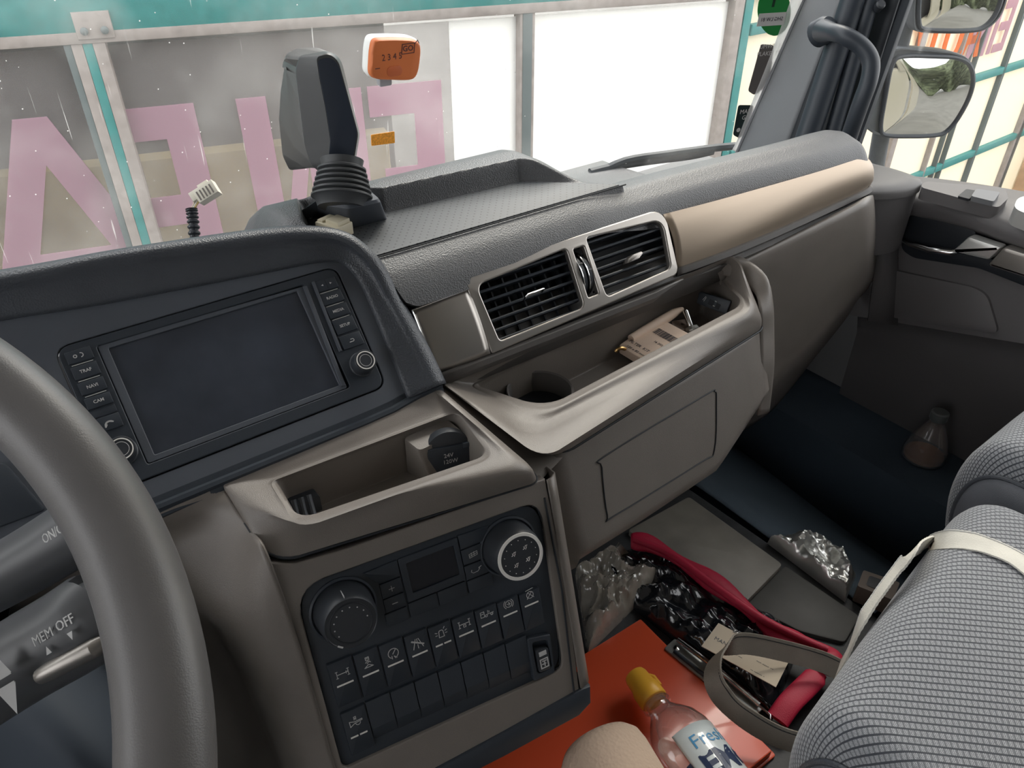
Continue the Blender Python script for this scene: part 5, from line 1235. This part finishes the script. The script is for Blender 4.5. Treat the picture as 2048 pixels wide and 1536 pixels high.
build('port', MB().box(UF, -.0065, .0, -.004, .0025, .002, .0023).box(UF, .003, .0085, -.0045, .002, .002, .0023), M['dark'], ub)
build('symbol', MB().strokes(UF.sub(-.012, 0, .002), [[(-.0018, -.002), (.0, .003)], [(.0, -.003), (.001, .002)]], .0006).strokes(UF.sub(.0012, 0.0028, .002), [[(-.0008, 0), (.0008, 0)]], .001).strokes(UF.sub(.0012, -.003, .002), [[(-.0008, 0), (.0008, 0)]], .001), M['print'], ub)

# ------------------------------------------------------------------ device on the shelf, loose connector, cable
dz = ZF + .0015
bq = [AZ(683, 452, dz + .002), AZ(776, 433, dz + .002), AZ(792, 408, dz), AZ(650, 425, dz)]
dev = thing('dash_device', 'black angular device head on a ribbed rubber neck standing on the dashboard shelf', 'device', AZ(715, 440, dz))
tz = dz + .030
base0 = [AZ(690, 460, dz), AZ(775, 438, dz), AZ(775, 438, dz) + A([.012, .055, 0]), AZ(690, 460, dz) + A([-.045, .050, 0]), AZ(640, 432, dz)]
b1_ = [AZ(698, 412, tz), AZ(763, 398, tz), AZ(735, 374, tz), AZ(640, 388, tz), AZ(632, 403, tz)]
build('base', MB().skin([rloop(base0, .003, 3, 3), rloop([p + A([0, 0, -.003]) for p in b1_], .004, 3, 3), rloop([p + (sum(b1_) / 5 - p) * .06 for p in b1_], .004, 3, 3)], True, True, True), M['fascia'], dev, smooth=40)
nk0 = AZ(684, 398, tz); nk1 = PL(666, 336, nk0, CF * -1)
ax_ = nk1 - nk0; al = np.linalg.norm(ax_)
NK = Fr(nk0, CR, np.cross(ax_, CR))
if NK.n @ ax_ < 0: NK = Fr(NK.o, -NK.r, NK.u)
prof = []
for k in range(6):
    c = al * k / 6; r0 = .0282 - .0012 * k
    prof += [(r0 - .0035, c), (r0, c + al * .045), (r0, c + al * .10), (r0 - .0035, c + al * .155)]
prof = [(.022, -.008)] + prof + [(.020, al + .006)]
build('ribbed_neck', MB().lathe(NK, prof, 40), mat('black_rubber', (.055, .058, .062), .5), dev, smooth=60)
hn = A([-.22, -.95, .12]); hn /= np.linalg.norm(hn); ho = T(655, 225, np.dot(nk0, CF) * .985)
HF = Fr(ho, np.cross(A([0, 0, 1.]), hn), np.cross(hn, np.cross(A([0, 0, 1.]), hn)))
def hv(pts, c=0.): return [HF.uv(x, y, c) for x, y in pts]
shell = [(600, 112), (655, 102), (674, 110), (684, 125), (700, 190), (720, 268), (712, 318), (703, 333), (640, 345), (622, 330), (610, 290), (601, 215), (592, 140)]
s0 = [tuple(p) for p in rnd(hv(shell), .003, 3)]
face = [(632, 112), (655, 106), (668, 112), (678, 124), (696, 190), (717, 268), (709, 318), (700, 332), (660, 340), (655, 330), (660, 280), (650, 215), (637, 150)]
s1 = [tuple(p) for p in rnd(hv(face, .014), .003, 3)]
L = [[HF.p(a, b, -.004) for a, b in s0], [HF.p(a, b, .0) for a, b in s0], [HF.p(a, b, .0135) for a, b in s1], [HF.p(a, b, .0145) for a, b in [tuple((A(p) - A(s1).mean(0)) * .985 + A(s1).mean(0)) for p in s1]]]
build('head_front', MB().skin(L, True, True, True), mat('dark_satin_head_shell', (.060, .062, .064), .42, bump=('noise', 1500, .1)), dev, smooth=28)
build('front_window', MB().prism(HF, [tuple((A(p) - A(s1).mean(0)) * .93 + A(s1).mean(0)) for p in s1], .0140, .0150, .0004), mat('navy_black_window', (.030, .038, .055), .3), dev, smooth=28)
mid_ = [tuple((A(p) - A(s0).mean(0)) * .975 + A(s0).mean(0)) for p in s0]
build('head_seal', MB().skin([[HF.p(a, b, -.0095) for a, b in mid_], [HF.p(a, b, -.003) for a, b in mid_]], True, True, True), M['pillar'], dev, smooth=28)
rear = [(575, 112), (598, 98), (640, 97), (670, 108), (690, 190), (700, 250), (690, 300), (632, 332), (612, 342), (592, 300), (582, 215), (578, 150)]
rr1 = [tuple(p) for p in rnd(hv(rear, -.010), .003, 3)]
rear2 = [(566, 128), (575, 106), (600, 97), (625, 97), (640, 190), (650, 250), (650, 300), (640, 335), (580, 342), (566, 312), (559, 240), (562, 190)]
rr2 = [tuple(p) for p in rnd(hv(rear2, -.045), .003, 3)]
build('head_rear', MB().skin([[HF.p(a, b, -.009) for a, b in mid_], [HF.p(a, b, -.022) for a, b in rr1], [HF.p(a, b, -.048) for a, b in rr2], [HF.p(a * .9 + 0, b * .95, -.056) for a, b in rr2]], True, True, True), mat('grey_head_shell', (.10, .10, .098), .45, bump=('noise', 1500, .1)), dev, smooth=40)
M['ivory'] = mat('ivory_connector_plastic', (.62, .56, .42), .4)
con = thing('connector_block', 'ivory plastic connector block lying against the device base on the dashboard shelf', 'connector', AZ(668, 452, dz))
CFm = Fr(AZ(668, 449, dz + .010), AZ(695, 458, dz) - AZ(640, 440, dz), AZ(660, 435, dz) - AZ(672, 462, dz))
build('housing', MB().box(CFm, -.014, .014, -.010, .010, -.009, .003, .001), M['ivory'], con)
build('latch', MB().box(CFm, -.004, .012, -.006, .009, .003, .0065, .001).box(CFm, -.013, -.006, -.008, .008, .003, .005, .001), M['ivory'], con)
wd = thing('wiring_connector', 'white multi pin connector on a black corrugated cable sleeve standing up behind the instrument hood', 'connector', T(390, 495, .80))
pth = cat([T(396, 520, .80), T(390, 480, .80), T(386, 440, .80), T(383, 418, .80)], 14)
build('corrugated_sleeve', MB().tube(pth, [.0062 if (i // 2) % 2 else .0046 for i in range(len(pth))], 16), M['knob'], wd, smooth=20)
for k in range(5):
    a = T(380 + 2 * k, 420, .80); c = T(388 + 6 * k, 398 - 2 * k, .80 + .003 * (k % 2)); e = T(394 + 8 * k, 386, .80)
    build('wire', MB().tube(cat([a, a + (c - a) * .5 + CR * (.002 - .001 * k), c, e], 3), .0011, 6), mat('wire_%d' % k, [(.6, .5, .4), (.5, .3, .25), (.7, .7, .65), (.35, .3, .28), (.6, .45, .2)][k], .5), wd)
WFm = Fr(T(413, 386, .80), T(432, 375, .80) - T(395, 398, .80), CU)
hsg = build('connector_housing', MB().box(WFm, -.0105, .0125, -.0075, .0075, -.006, .006, .0008), mat('white_connector_plastic', (.74, .70, .60), .4), wd)
build('connector_latch', MB().box(WFm, -.004, .008, .0065, .0105, -.003, .004, .0006).box(WFm, -.016, -.008, -.002, .0085, -.004, .004, .001), hsg.data.materials[0], wd)
mb = MB()
for k in range(5): mb.box(WFm, -.008 + k * .0038, -.0065 + k * .0038, -.006, .004, .0058, .0064)
build('pin_slots', mb, M['taupe'], hsg)

# ------------------------------------------------------------------ things on the windscreen
def onws(x, y, off=0.0):
    v = d(x, y); lo, hi = .3, 3.
    for _ in range(50):
        m_ = (lo + hi) / 2; p = v * m_
        if p[1] < wsy(p[0], p[2]) - off: lo = m_
        else: hi = m_
    return v * lo
tc_ = onws(790, 118, .022)
TF = Fr(tc_, A([1, -.06, 0]), A([0, -.10, 1]))
tb = thing('toll_box', 'orange and white toll box stuck to the inside of the windscreen', 'toll box', tc_)
def tv(pts, c=0.): return [TF.uv(x, y, c) for x, y in pts]
shell = cat(tv([(740, 96), (746, 79), (765, 76), (800, 76), (825, 79), (836, 90), (835, 120), (829, 147), (815, 157), (780, 157), (750, 155), (738, 145), (738, 120)]), 4, True)
s_ = [tuple(p) for p in shell]; cen = A(s_).mean(0)
sc_ = lambda k, dx=0, dy=0: [tuple((A(p) - cen) * k + cen + A([dx, dy])) for p in s_]
build('back_shell', MB().skin([[TF.p(a, b, c) for a, b in sc_(k)] for k, c in ((.9, -.020), (1.05, -.016), (1.08, -.006), (1.03, -.001))], True, True, True), mat('white_toll_box_shell', (.80, .80, .78), .4), tb, smooth=50)
front = build('front_cover', MB().skin([[TF.p(a, b, c) for a, b in sc_(k)] for k, c in ((1.02, -.003), (1.03, .001), (1.0, .006), (.95, .008))], True, True, True), mat('orange_toll_cover', (.60, .16, .045), .45), tb, smooth=50)
f = TF.sub(0, 0, .0082)
mb = MB().text(TF.sub(*TF.uv(784, 114, .008), .0082), '2 3 4 5', .0115, h=.0001, sx=.9).text(TF.sub(*TF.uv(816, 97, .008), .0082), 'GO', .0100, h=.0001, bold=.0002)
o_ = TF.uv(816, 97, .008); mb.strokes(TF.sub(o_[0], o_[1], .0082), [[(-.0095, -.006), (-.008, .006), (.010, .006), (.0085, -.006), (-.0095, -.006)], [(.011, .006), (.014, .009), (.016, .005)]], .0010)
o_ = TF.uv(755, 137, .008); mb.strokes(TF.sub(o_[0], o_[1], .0082), [[(-.003, 0), (.003, 0)]], .001)
build('lettering', mb, mat('dark_brown_print', (.08, .03, .03), .5), front, smooth=0)
o_ = TF.uv(789, 143, .008)
build('button', MB().prism(TF, [tuple(p) for p in rnd([(o_[0] - .011, o_[1] - .006), (o_[0] + .011, o_[1] - .006), (o_[0] + .011, o_[1] + .007), (o_[0] - .011, o_[1] + .007)], .006, 5)], .0075, .0088, .0006), mat('orange_button', (.50, .12, .04), .45), front)
o_ = TF.uv(775, 163)
build('lower_tab', MB().prism(TF, rnd([(o_[0] - .0095, o_[1] - .008), (o_[0] + .009, o_[1] - .008), (o_[0] + .009, o_[1] + .008), (o_[0] - .0095, o_[1] + .008)], .003, 3), -.014, -.004, .002), mat('grey_tab', (.35, .35, .37), .4), tb)
def sticker(name, label, cat__, pts, m, off=.0012, r=.002, group=None):
    P = [onws(x, y, off) for x, y in pts]; c = sum(P) / len(P)
    fr = Fr(c, A([1, -.35, 0]), A([0, -.1, 1])) if pts[0][0] > 1400 else Fr(c, A([1, 0, 0]), A([0, -.1, 1]))
    t = thing(name, label, cat__, c, group); 
    uv = [((p - c) @ fr.r, (p - c) @ fr.u) for p in P]
    # follow the glass
    ring_ = rnd(uv, r, 4); L = []
    for h in (0, .0008): L.append([fr.p(a, b, h) for a, b in ring_])
    return t, fr, L
t, fr, L = sticker('reflector_tape', 'small orange tape piece on the windscreen below the toll box', 'sticker', [(741, 269), (789, 263), (790, 286), (742, 291)], 0, r=.001)
build('tape', MB().skin(L, True, True, True), mat('orange_tape', (.80, .32, .03), .5, vary=.3, vscale=500), t)
t, fr, L = sticker('emission_sticker', 'round green emission sticker at the top right edge of the windscreen', 'sticker', [(1548 + 33 * cos(k * pi / 8), 22 + 50 * sin(k * pi / 8)) for k in range(16)], 0, r=.004)
g = build('disc', MB().skin(L, True, True, True), mat('green_sticker', (.02, .30, .06), .5), t)
build('number', MB().text(fr, '4', .050, 0, .022, .001, h=.0001, mirror=True), mat('dark_green_print', (.01, .05, .02), .5), g, smooth=0)
build('white_field', MB().prism(fr, rect(-.028, .024, -.022, -.002, .001), .0008, .0014), M['white'], g)
build('plate_text', MB().text(fr, 'SHG LW 81', .0085, -.002, -.012, .0016, mirror=True, h=.0001), M['black'], g, smooth=0)
t, fr, L = sticker('permit_sticker', 'tall grey and black permit sticker below the green emission sticker', 'sticker', [(1522, 88), (1547, 90), (1540, 150), (1528, 175), (1508, 190), (1496, 182)], 0, r=.004)
build('film', MB().skin(L, True, True, True), mat('grey_brown_sticker', (.16, .14, .13), .4), t)
build('lettering', MB().text(fr, 'UMWELT', .010, .004, .045, .001, h=.0001).text(fr, 'PLAKETTE', .010, .004, .033, .001, h=.0001), M['white'], t, smooth=0)
t, fr, L = sticker('toll_sticker', 'small dark green sticker with white print at the lower right windscreen corner', 'sticker', [(1477, 210), (1506, 210), (1500, 245), (1495, 262), (1478, 276), (1466, 270)], 0, r=.004)
build('film', MB().skin(L, True, True, True), mat('black_green_sticker', (.012, .03, .028), .4), t)
build('lettering', MB().text(fr, 'MAUT', .011, .002, .021, .001, h=.0001).text(fr, 'GO', .011, .002, .010, .001, h=.0001).prism(fr.sub(-.008, -.012, .001), circ(0, 0, .004, 12), 0, .0002).prism(fr.sub(.010, -.018, .001), circ(0, 0, .004, 12), 0, .0002), M['white'], t, smooth=0)
# black rubber/white border of the glass next to the pillar
P_ = [onws(x, y, .003) for x, y in ((1601, -60), (1585, -10), (1560, 60), (1530, 140), (1500, 215), (1474, 282), (1465, 300))]
Q_ = [onws(x, y, .003) for x, y in ((1640, -60), (1615, -10), (1592, 60), (1556, 140), (1520, 215), (1490, 290), (1482, 310))]
struct('trim_3', MB().skin([cat(P_, 3), cat([(a + c) / 2 for a, c in zip(P_, Q_)], 3), cat(Q_, 3)], False), M['sheet_white'], solid=.001)
# wiper outside the glass
wp_ = thing('windscreen_wiper', 'black windscreen wiper resting outside behind the dashboard', 'wiper', AY(1300, 320, 1.04))
def wpt(x, y): 
    p = onws(x, y, -.02); return p
build('blade', MB().tube(cat([wpt(1180, 345), wpt(1230, 333), wpt(1300, 322), wpt(1380, 312), wpt(1425, 302)], 4), .0075, 8), M['black'], wp_)
build('arm', MB().tube(cat([wpt(1190, 350), wpt(1250, 322), wpt(1330, 309), wpt(1420, 297), wpt(1470, 292)], 4), .0075, 8), M['black'], wp_)

# ------------------------------------------------------------------ outside: mirrors
def mirror(name, label, outer, glass, yy, arm, m_glass):
    t = thing(name, label, 'side mirror', AY(outer[0][0], outer[0][1], yy))
    FM = Fr(AY(1850, 180, yy), A([.87, -.50, 0]), A([0.03, -.0, 1]))
    o2 = rnd([FM.uv(*p) for p in outer], .03, 6); g2 = rnd([FM.uv(*p) for p in glass], .03, 6)
    c = A(o2).mean(0); sc = lambda P, k, dx=0, dy=0: [tuple((A(p) - c) * k + c + A([dx, dy])) for p in P]
    build('housing', MB().skin([[FM.p(a, b, h) for a, b in sc(o2, k)] for k, h in ((.55, -.11), (.85, -.08), (.98, -.04), (1.0, .0), (.985, .004), (.955, .004))] + [[FM.p(a, b, -.001) for a, b in sc(o2, .95)]], True, True, True), M['mirror_shell'], t, smooth=50)
    cg = A(g2).mean(0)
    L = []
    for k in (1, .75, .5, .25, .02): L.append([FM.p(cg[0] + (a - cg[0]) * k, cg[1] + (b - cg[1]) * k, .0025 + .007 * (1 - k * k)) for a, b in g2])
    gl_ = build('mirror_glass', MB().skin(L, True, False, True), m_glass, t, smooth=80)
    build('glass_rim', MB().tube([FM.p(a, b, .003) for a, b in g2 + g2[:1]], .004, 8, False), M['black'], t)
    return t, FM
M['mirror_shell'] = mat('grey_black_mirror_shell', (.10, .11, .12), .5, bump=('noise', 60, .2), vary=.2)
M['mirror'] = mat('mirror_glass', (.62, .63, .61), .01, metal=1.)
mt, FM = mirror('side_mirror', 'lower large side mirror outside the passenger window', [(1722, 255), (1772, 92), (1830, 96), (1925, 104), (1952, 135), (1948, 190), (1900, 268), (1860, 277), (1765, 275)], [(1757, 262), (1782, 120), (1805, 110), (1925, 114), (1947, 140), (1942, 190), (1897, 265), (1860, 272), (1770, 272)], .74, None, M['mirror'])
mt2, FM = mirror('side_mirror', 'upper side mirror outside the passenger window, cut off by the top edge', [(1822, 55), (1832, -120), (2020, -130), (2015, 10), (1980, 60), (1930, 68), (1835, 66)], [(1834, 50), (1842, -110), (2010, -120), (2003, 5), (1972, 56), (1930, 62), (1845, 60)], .74, None, M['mirror'])
for o, pts in ((mt, [(1832, -40), (1806, 60), (1780, 170), (1757, 300), (1735, 430)]), (mt2, [(1862, -180), (1846, -100), (1832, -40)])):
    build('bracket', MB().tube([AY(x, y, .80) for x, y in pts], .017, 14), M['mirror_shell'], o)

# ------------------------------------------------------------------ outside: gate ahead of the truck
GQ = T(700, 300, 3.0); gaz = rad(105.6)
GF_ = Fr(GQ, (sin(gaz), cos(gaz), 0), (0, 0, 1))
def gu(x, y, c=0): return GF_.uv(x, y, c)
def gx(x, y): return gu(x, y)[0]
gate = thing('gate', 'tall sheeted gate with teal rails and large pink mirrored letters ahead of the windscreen', 'gate', GF_.p(0, GZ * -1 - GQ[2], 0))
zg = -GZ - GQ[2]
p1, p2, p3 = gx(240, 300), gx(1047, 150), gx(1466, 150)
ztop = gu(700, 45)[1]; 
build('top_rail', MB().box(GF_, -4.5, 2.6, ztop + .03, ztop + .17, -.05, .04, .004), M['teal'], gate)
build('upper_beam', MB().box(GF_, -4.5, 2.6, ztop + .20, ztop + .75, -.10, .03, .004), M['teal'], gate)
build('rail_lip', MB().box(GF_, -4.5, 2.6, ztop + .165, ztop + .205, -.05, .055, .004), M['beige'], gate)
build('frame_head', MB().box(GF_, -4.5, 2.6, ztop - .003, ztop + .032, -.03, .045, .004), M['beige'], gate)
for a, m_, w in ((p1, 'teal', .015), (p1 - .032, 'beige', .017), (p1 + .034, 'beige', .019), (p1 - .060, 'post', .011), (p2, 'post', .020), (p2 - .022, 'beige', .008), (p2 + .024, 'beige', .008), (p3, 'teal', .020), (p3 - .05, 'beige', .024)):
    build('post', MB().box(GF_, a - w, a + w, zg, ztop, -.03, .035 + w * .3, .003), M[m_], gate)
hp_ = gu(190, 52)
hg = build('hinge_plate', MB().box(GF_, hp_[0] - .055, hp_[0] + .055, hp_[1] - .030, hp_[1] + .050, .04, .052, .004), M['beige'], gate)
build('hinge_bolt', MB().lathe(GF_.sub(hp_[0] - .03, hp_[1] - .005, .052), [(.012, 0), (.012, .008), (.006, .012)], 12).lathe(GF_.sub(hp_[0] + .03, hp_[1] - .005, .052), [(.012, 0), (.012, .008), (.006, .012)], 12), M['post'], hg)
pv = gx(905, 200)  # one sheet split here into a darker and a sunlit-coloured copy
for a, c, m_ in ((-4.5, p1 - .02, 'sheet'), (p1 + .02, pv, 'sheet'), (pv, p2, 'sheet_white'), (p2, p3, 'sheet_white')):
    build('gate_sheet', MB().box(GF_, a, c, zg + .05, ztop - .02, -.012, -.008), M[m_], gate)
# letters, mirrored because the sheets are seen from behind
def lett(name, polys, m_='pink'):
    build(name, MB().plate(GF_, polys, -.0070, -.0035), M[m_], gate, smooth=0)
def G2(pts): return [gu(x, y) for x, y in pts]
tE = gu(885, 160)[1]; LH = .78
zb0 = tE - LH
def X_(x, y): return gx(x, y)
a0_, a1_ = X_(740, 230), X_(886, 230); w_ = a1_ - a0_
th_ = .115
def colE(a0, a1, full=True):
    z1, z0 = tE, tE - LH; zm = (z1 + z0) / 2 + .01
    P = [(a1, z0), (a1, z1), (a0, z1), (a0, z1 - th_), (a1 - th_, z1 - th_), (a1 - th_, zm + th_ / 2), (a0 + .04, zm + th_ / 2), (a0 + .04, zm - th_ / 2), (a1 - th_, zm - th_ / 2)]
    if full: P += [(a1 - th_, z0 + th_), (a0, z0 + th_), (a0, z0)]
    else: P += [(a1 - th_, z0)]
    return [P]
lett('letter', colE(a0_, a1_))
lett('letter', [rect(X_(702, 230), X_(738, 230) - .02, tE - LH, tE)])
n0, n1 = X_(483, 260), X_(664, 250); z1, z0 = tE, tE - LH; tt = .105
lett('letter', [[(n0, z0), (n0, z1), (n0 + tt, z1), (n0 + tt, z0 + .30), (n1 - tt, z1), (n1, z1), (n1, z0), (n1 - tt, z0), (n1 - tt, z1 - .30), (n0 + tt, z0)][::-1]] if False else [[(n0, z0), (n0, z1), (n0 + tt, z1), (n0 + tt, z0 + .26), (n1 - tt, z1), (n1, z1), (n1, z0), (n1 - tt, z0), (n1 - tt, z1 - .26), (n0 + tt, z0)]])
lett('letter', colE(X_(240, 300), X_(408, 300), False))
am = X_(66, 258); aL, aR = am - .30, am + .30; hw_ = .052
lett('letter', [[(am - hw_, z1), (am + hw_, z1), (aR + .06, z0), (aR - .06, z0), (aR - .10, z0 + .18), (aL + .10, z0 + .18), (aL + .06, z0), (aL - .06, z0)], [(am, z1 - .16), (am + .12, z0 + .30), (am - .12, z0 + .30)]])
build('floor_rail', MB().box(GF_, -4.5, 2.6, zg, zg + .05, -.04, .04), M['beige'], gate)
# dim building beyond the left sheets
M['far'] = mat('dim_building_render', (.115, .110, .105), .9, vary=.75, vscale=.9)
bl = thing('far_building', 'blurred grey brown building beyond the left gate sheets', 'building', GF_.p(-2.6, zg, -1.6))
build('facade', MB().box(GF_, -9.0, pv - .05, zg, 3.0, -3.5, -.9, .02), M['far'], bl)
M['farlow'] = mat('ochre_ground_strip', (.42, .33, .18), .9, vary=.4, vscale=2)
build('ochre_plinth', MB().box(GF_, -9.0, pv - .1, zg, gu(500, 400)[1] - .05, -.9, -.80, .02), M['farlow'], bl)
M['ground'] = mat('grey_concrete_ground', (.16, .155, .145), .9, vary=.15, vscale=3, bump=('noise', 40, .3))
g_ = struct('floor_outside', MB().box(XF, -16, 16, -16, 16, -GZ - .1, -GZ), M['ground'])
# cream glazed wall to the right
WY = 2.32
RWF = Fr(AY(1900, 300, WY), (1, 0, 0), (0, 0, 1)); RWF = Fr(RWF.o, (1, .02, 0), (0, 0, 1))
def wu(x, y): return RWF.uv(x, y)
rw_ = thing('panel_wall', 'cream translucent panel wall with teal rails seen through the passenger window', 'wall', RWF.p(0, -GZ - RWF.o[2], 0))
zw = -GZ - RWF.o[2]
x0_ = gx(1480, 100); pstart = PL(1480, 100, RWF.o, RWF.n); ua = wu(1490, 100)[0]
build('panels', MB().box(RWF, ua, 14, zw, 4.5, -.03, -.01), M['sheet_cream'], rw_)
r1a, r1b = wu(1856, 351), wu(2030, 262); r2a, r2b = wu(1955, 160), wu(2048, 120)
zr1 = (r1a[1] + r1b[1]) / 2; zr2 = (r2a[1] + r2b[1]) / 2
for z in (zr1, zr2, zr2 + (zr2 - zr1)): build('rail', MB().box(RWF, ua, 14, z - .022, z + .022, -.01, .02, .003), M['teal'], rw_)
v1 = wu(2046, 0)[0]; v2 = wu(1990, 210)[0]; 
for (x, y, w, m_) in ((1966, 250, .007, 'post'), (1870, 320, .007, 'post'), (1906, 250, .007, 'post'), (2030, 60, .008, 'post'), (1932, 60, .010, 'beige'), (2012, 320, .035, 'beige'), (2022, 300, .03, 'post'), (1770, 330, .03, 'beige')):
    u = wu(x, y)[0]; build('post', MB().box(RWF, u - w, u + w, zw, 4.5, -.012, .02, .002), M[m_], rw_)
# lettering films on that wall
ou = wu(1875, 80); pu = wu(1975, 80)
build('orange_lettering', MB().text(RWF, 'AUTO', .42, wu(1880, 78)[0], ou[1] - .02, .012, h=.003, mirror=True, sx=.85, bold=.006), M['orange_film'], rw_, smooth=0)
build('pink_lettering', MB().text(RWF, 'EIN', .42, wu(1975, 70)[0], pu[1] + .05, .012, h=.003, mirror=True, sx=.8, bold=.006), M['pink'], rw_, smooth=0)
bu = wu(2046, 360)
build('brick_pier', MB().box(RWF, wu(2040, 340)[0], wu(2040, 340)[0] + 1.6, zw, zr2, .0, .5, .02), mat('tan_rendered_pier', (.42, .27, .16), .9, vary=.3, vscale=6), rw_)
# the truck's own flank and doors, seen in the mirrors
body_ = thing('cab_exterior', 'cream outer skin of the truck cab and body, seen in the side mirrors', 'truck body', A([1.30, -2, -GZ]))
build('door_skin', MB().box(XF, 1.262, 1.285, -.95, .62, -1.5, -.46, .01), M['cabpaint'], body_)
build('cab_side', MB().box(XF, 1.292, 1.305, -.95, -.16, -.46, .9, .01).box(XF, 1.30, 1.33, -6, -1.2, -1.9, 1.2, .02), M['cabpaint'], body_)
build('chassis', MB().box(XF, 1.0, 1.25, -6, -1.1, -2.3, -1.95, .02), M['black'], body_)
for y in (-2.6, -4.6):
    build('wheel', MB().lathe(Fr((1.30, y, -GZ + .5), (0, 1, 0), (0, 0, 1)), [(.2, -.25), (.48, -.25), (.5, -.2), (.5, 0), (.46, .03), (.28, .02), (.24, -.06), (.05, -.05)], 40), M['black'], body_)
hd_ = thing('far_hedge', 'grey green hedge and rubble far behind, seen in the side mirrors', 'hedge', A([4, -12, -GZ]))
lumpv = []
for j, z in enumerate(np.linspace(0, 1, 12)):
    lumpv.append([A([x, -13 + 1.2 * sin(x * 3.1 + 7 * z) * .4 + z * 1.2 + .5 * sin(x * 7.3 - 11 * z) * .4, -GZ + 3.2 * z + .4 * sin(x * 2.3)]) for x in np.linspace(-3, 14, 90)])
build('foliage', MB().skin(lumpv, False), mat('grey_green_foliage', (.10, .12, .07), .9, vary=.8, vscale=5), hd_, smooth=80, solid=.05)
# ------------------------------------------------------------------ done
for o in bpy.data.objects:
    for k in ('_o', '_c'):
        if k in o: del o[k]
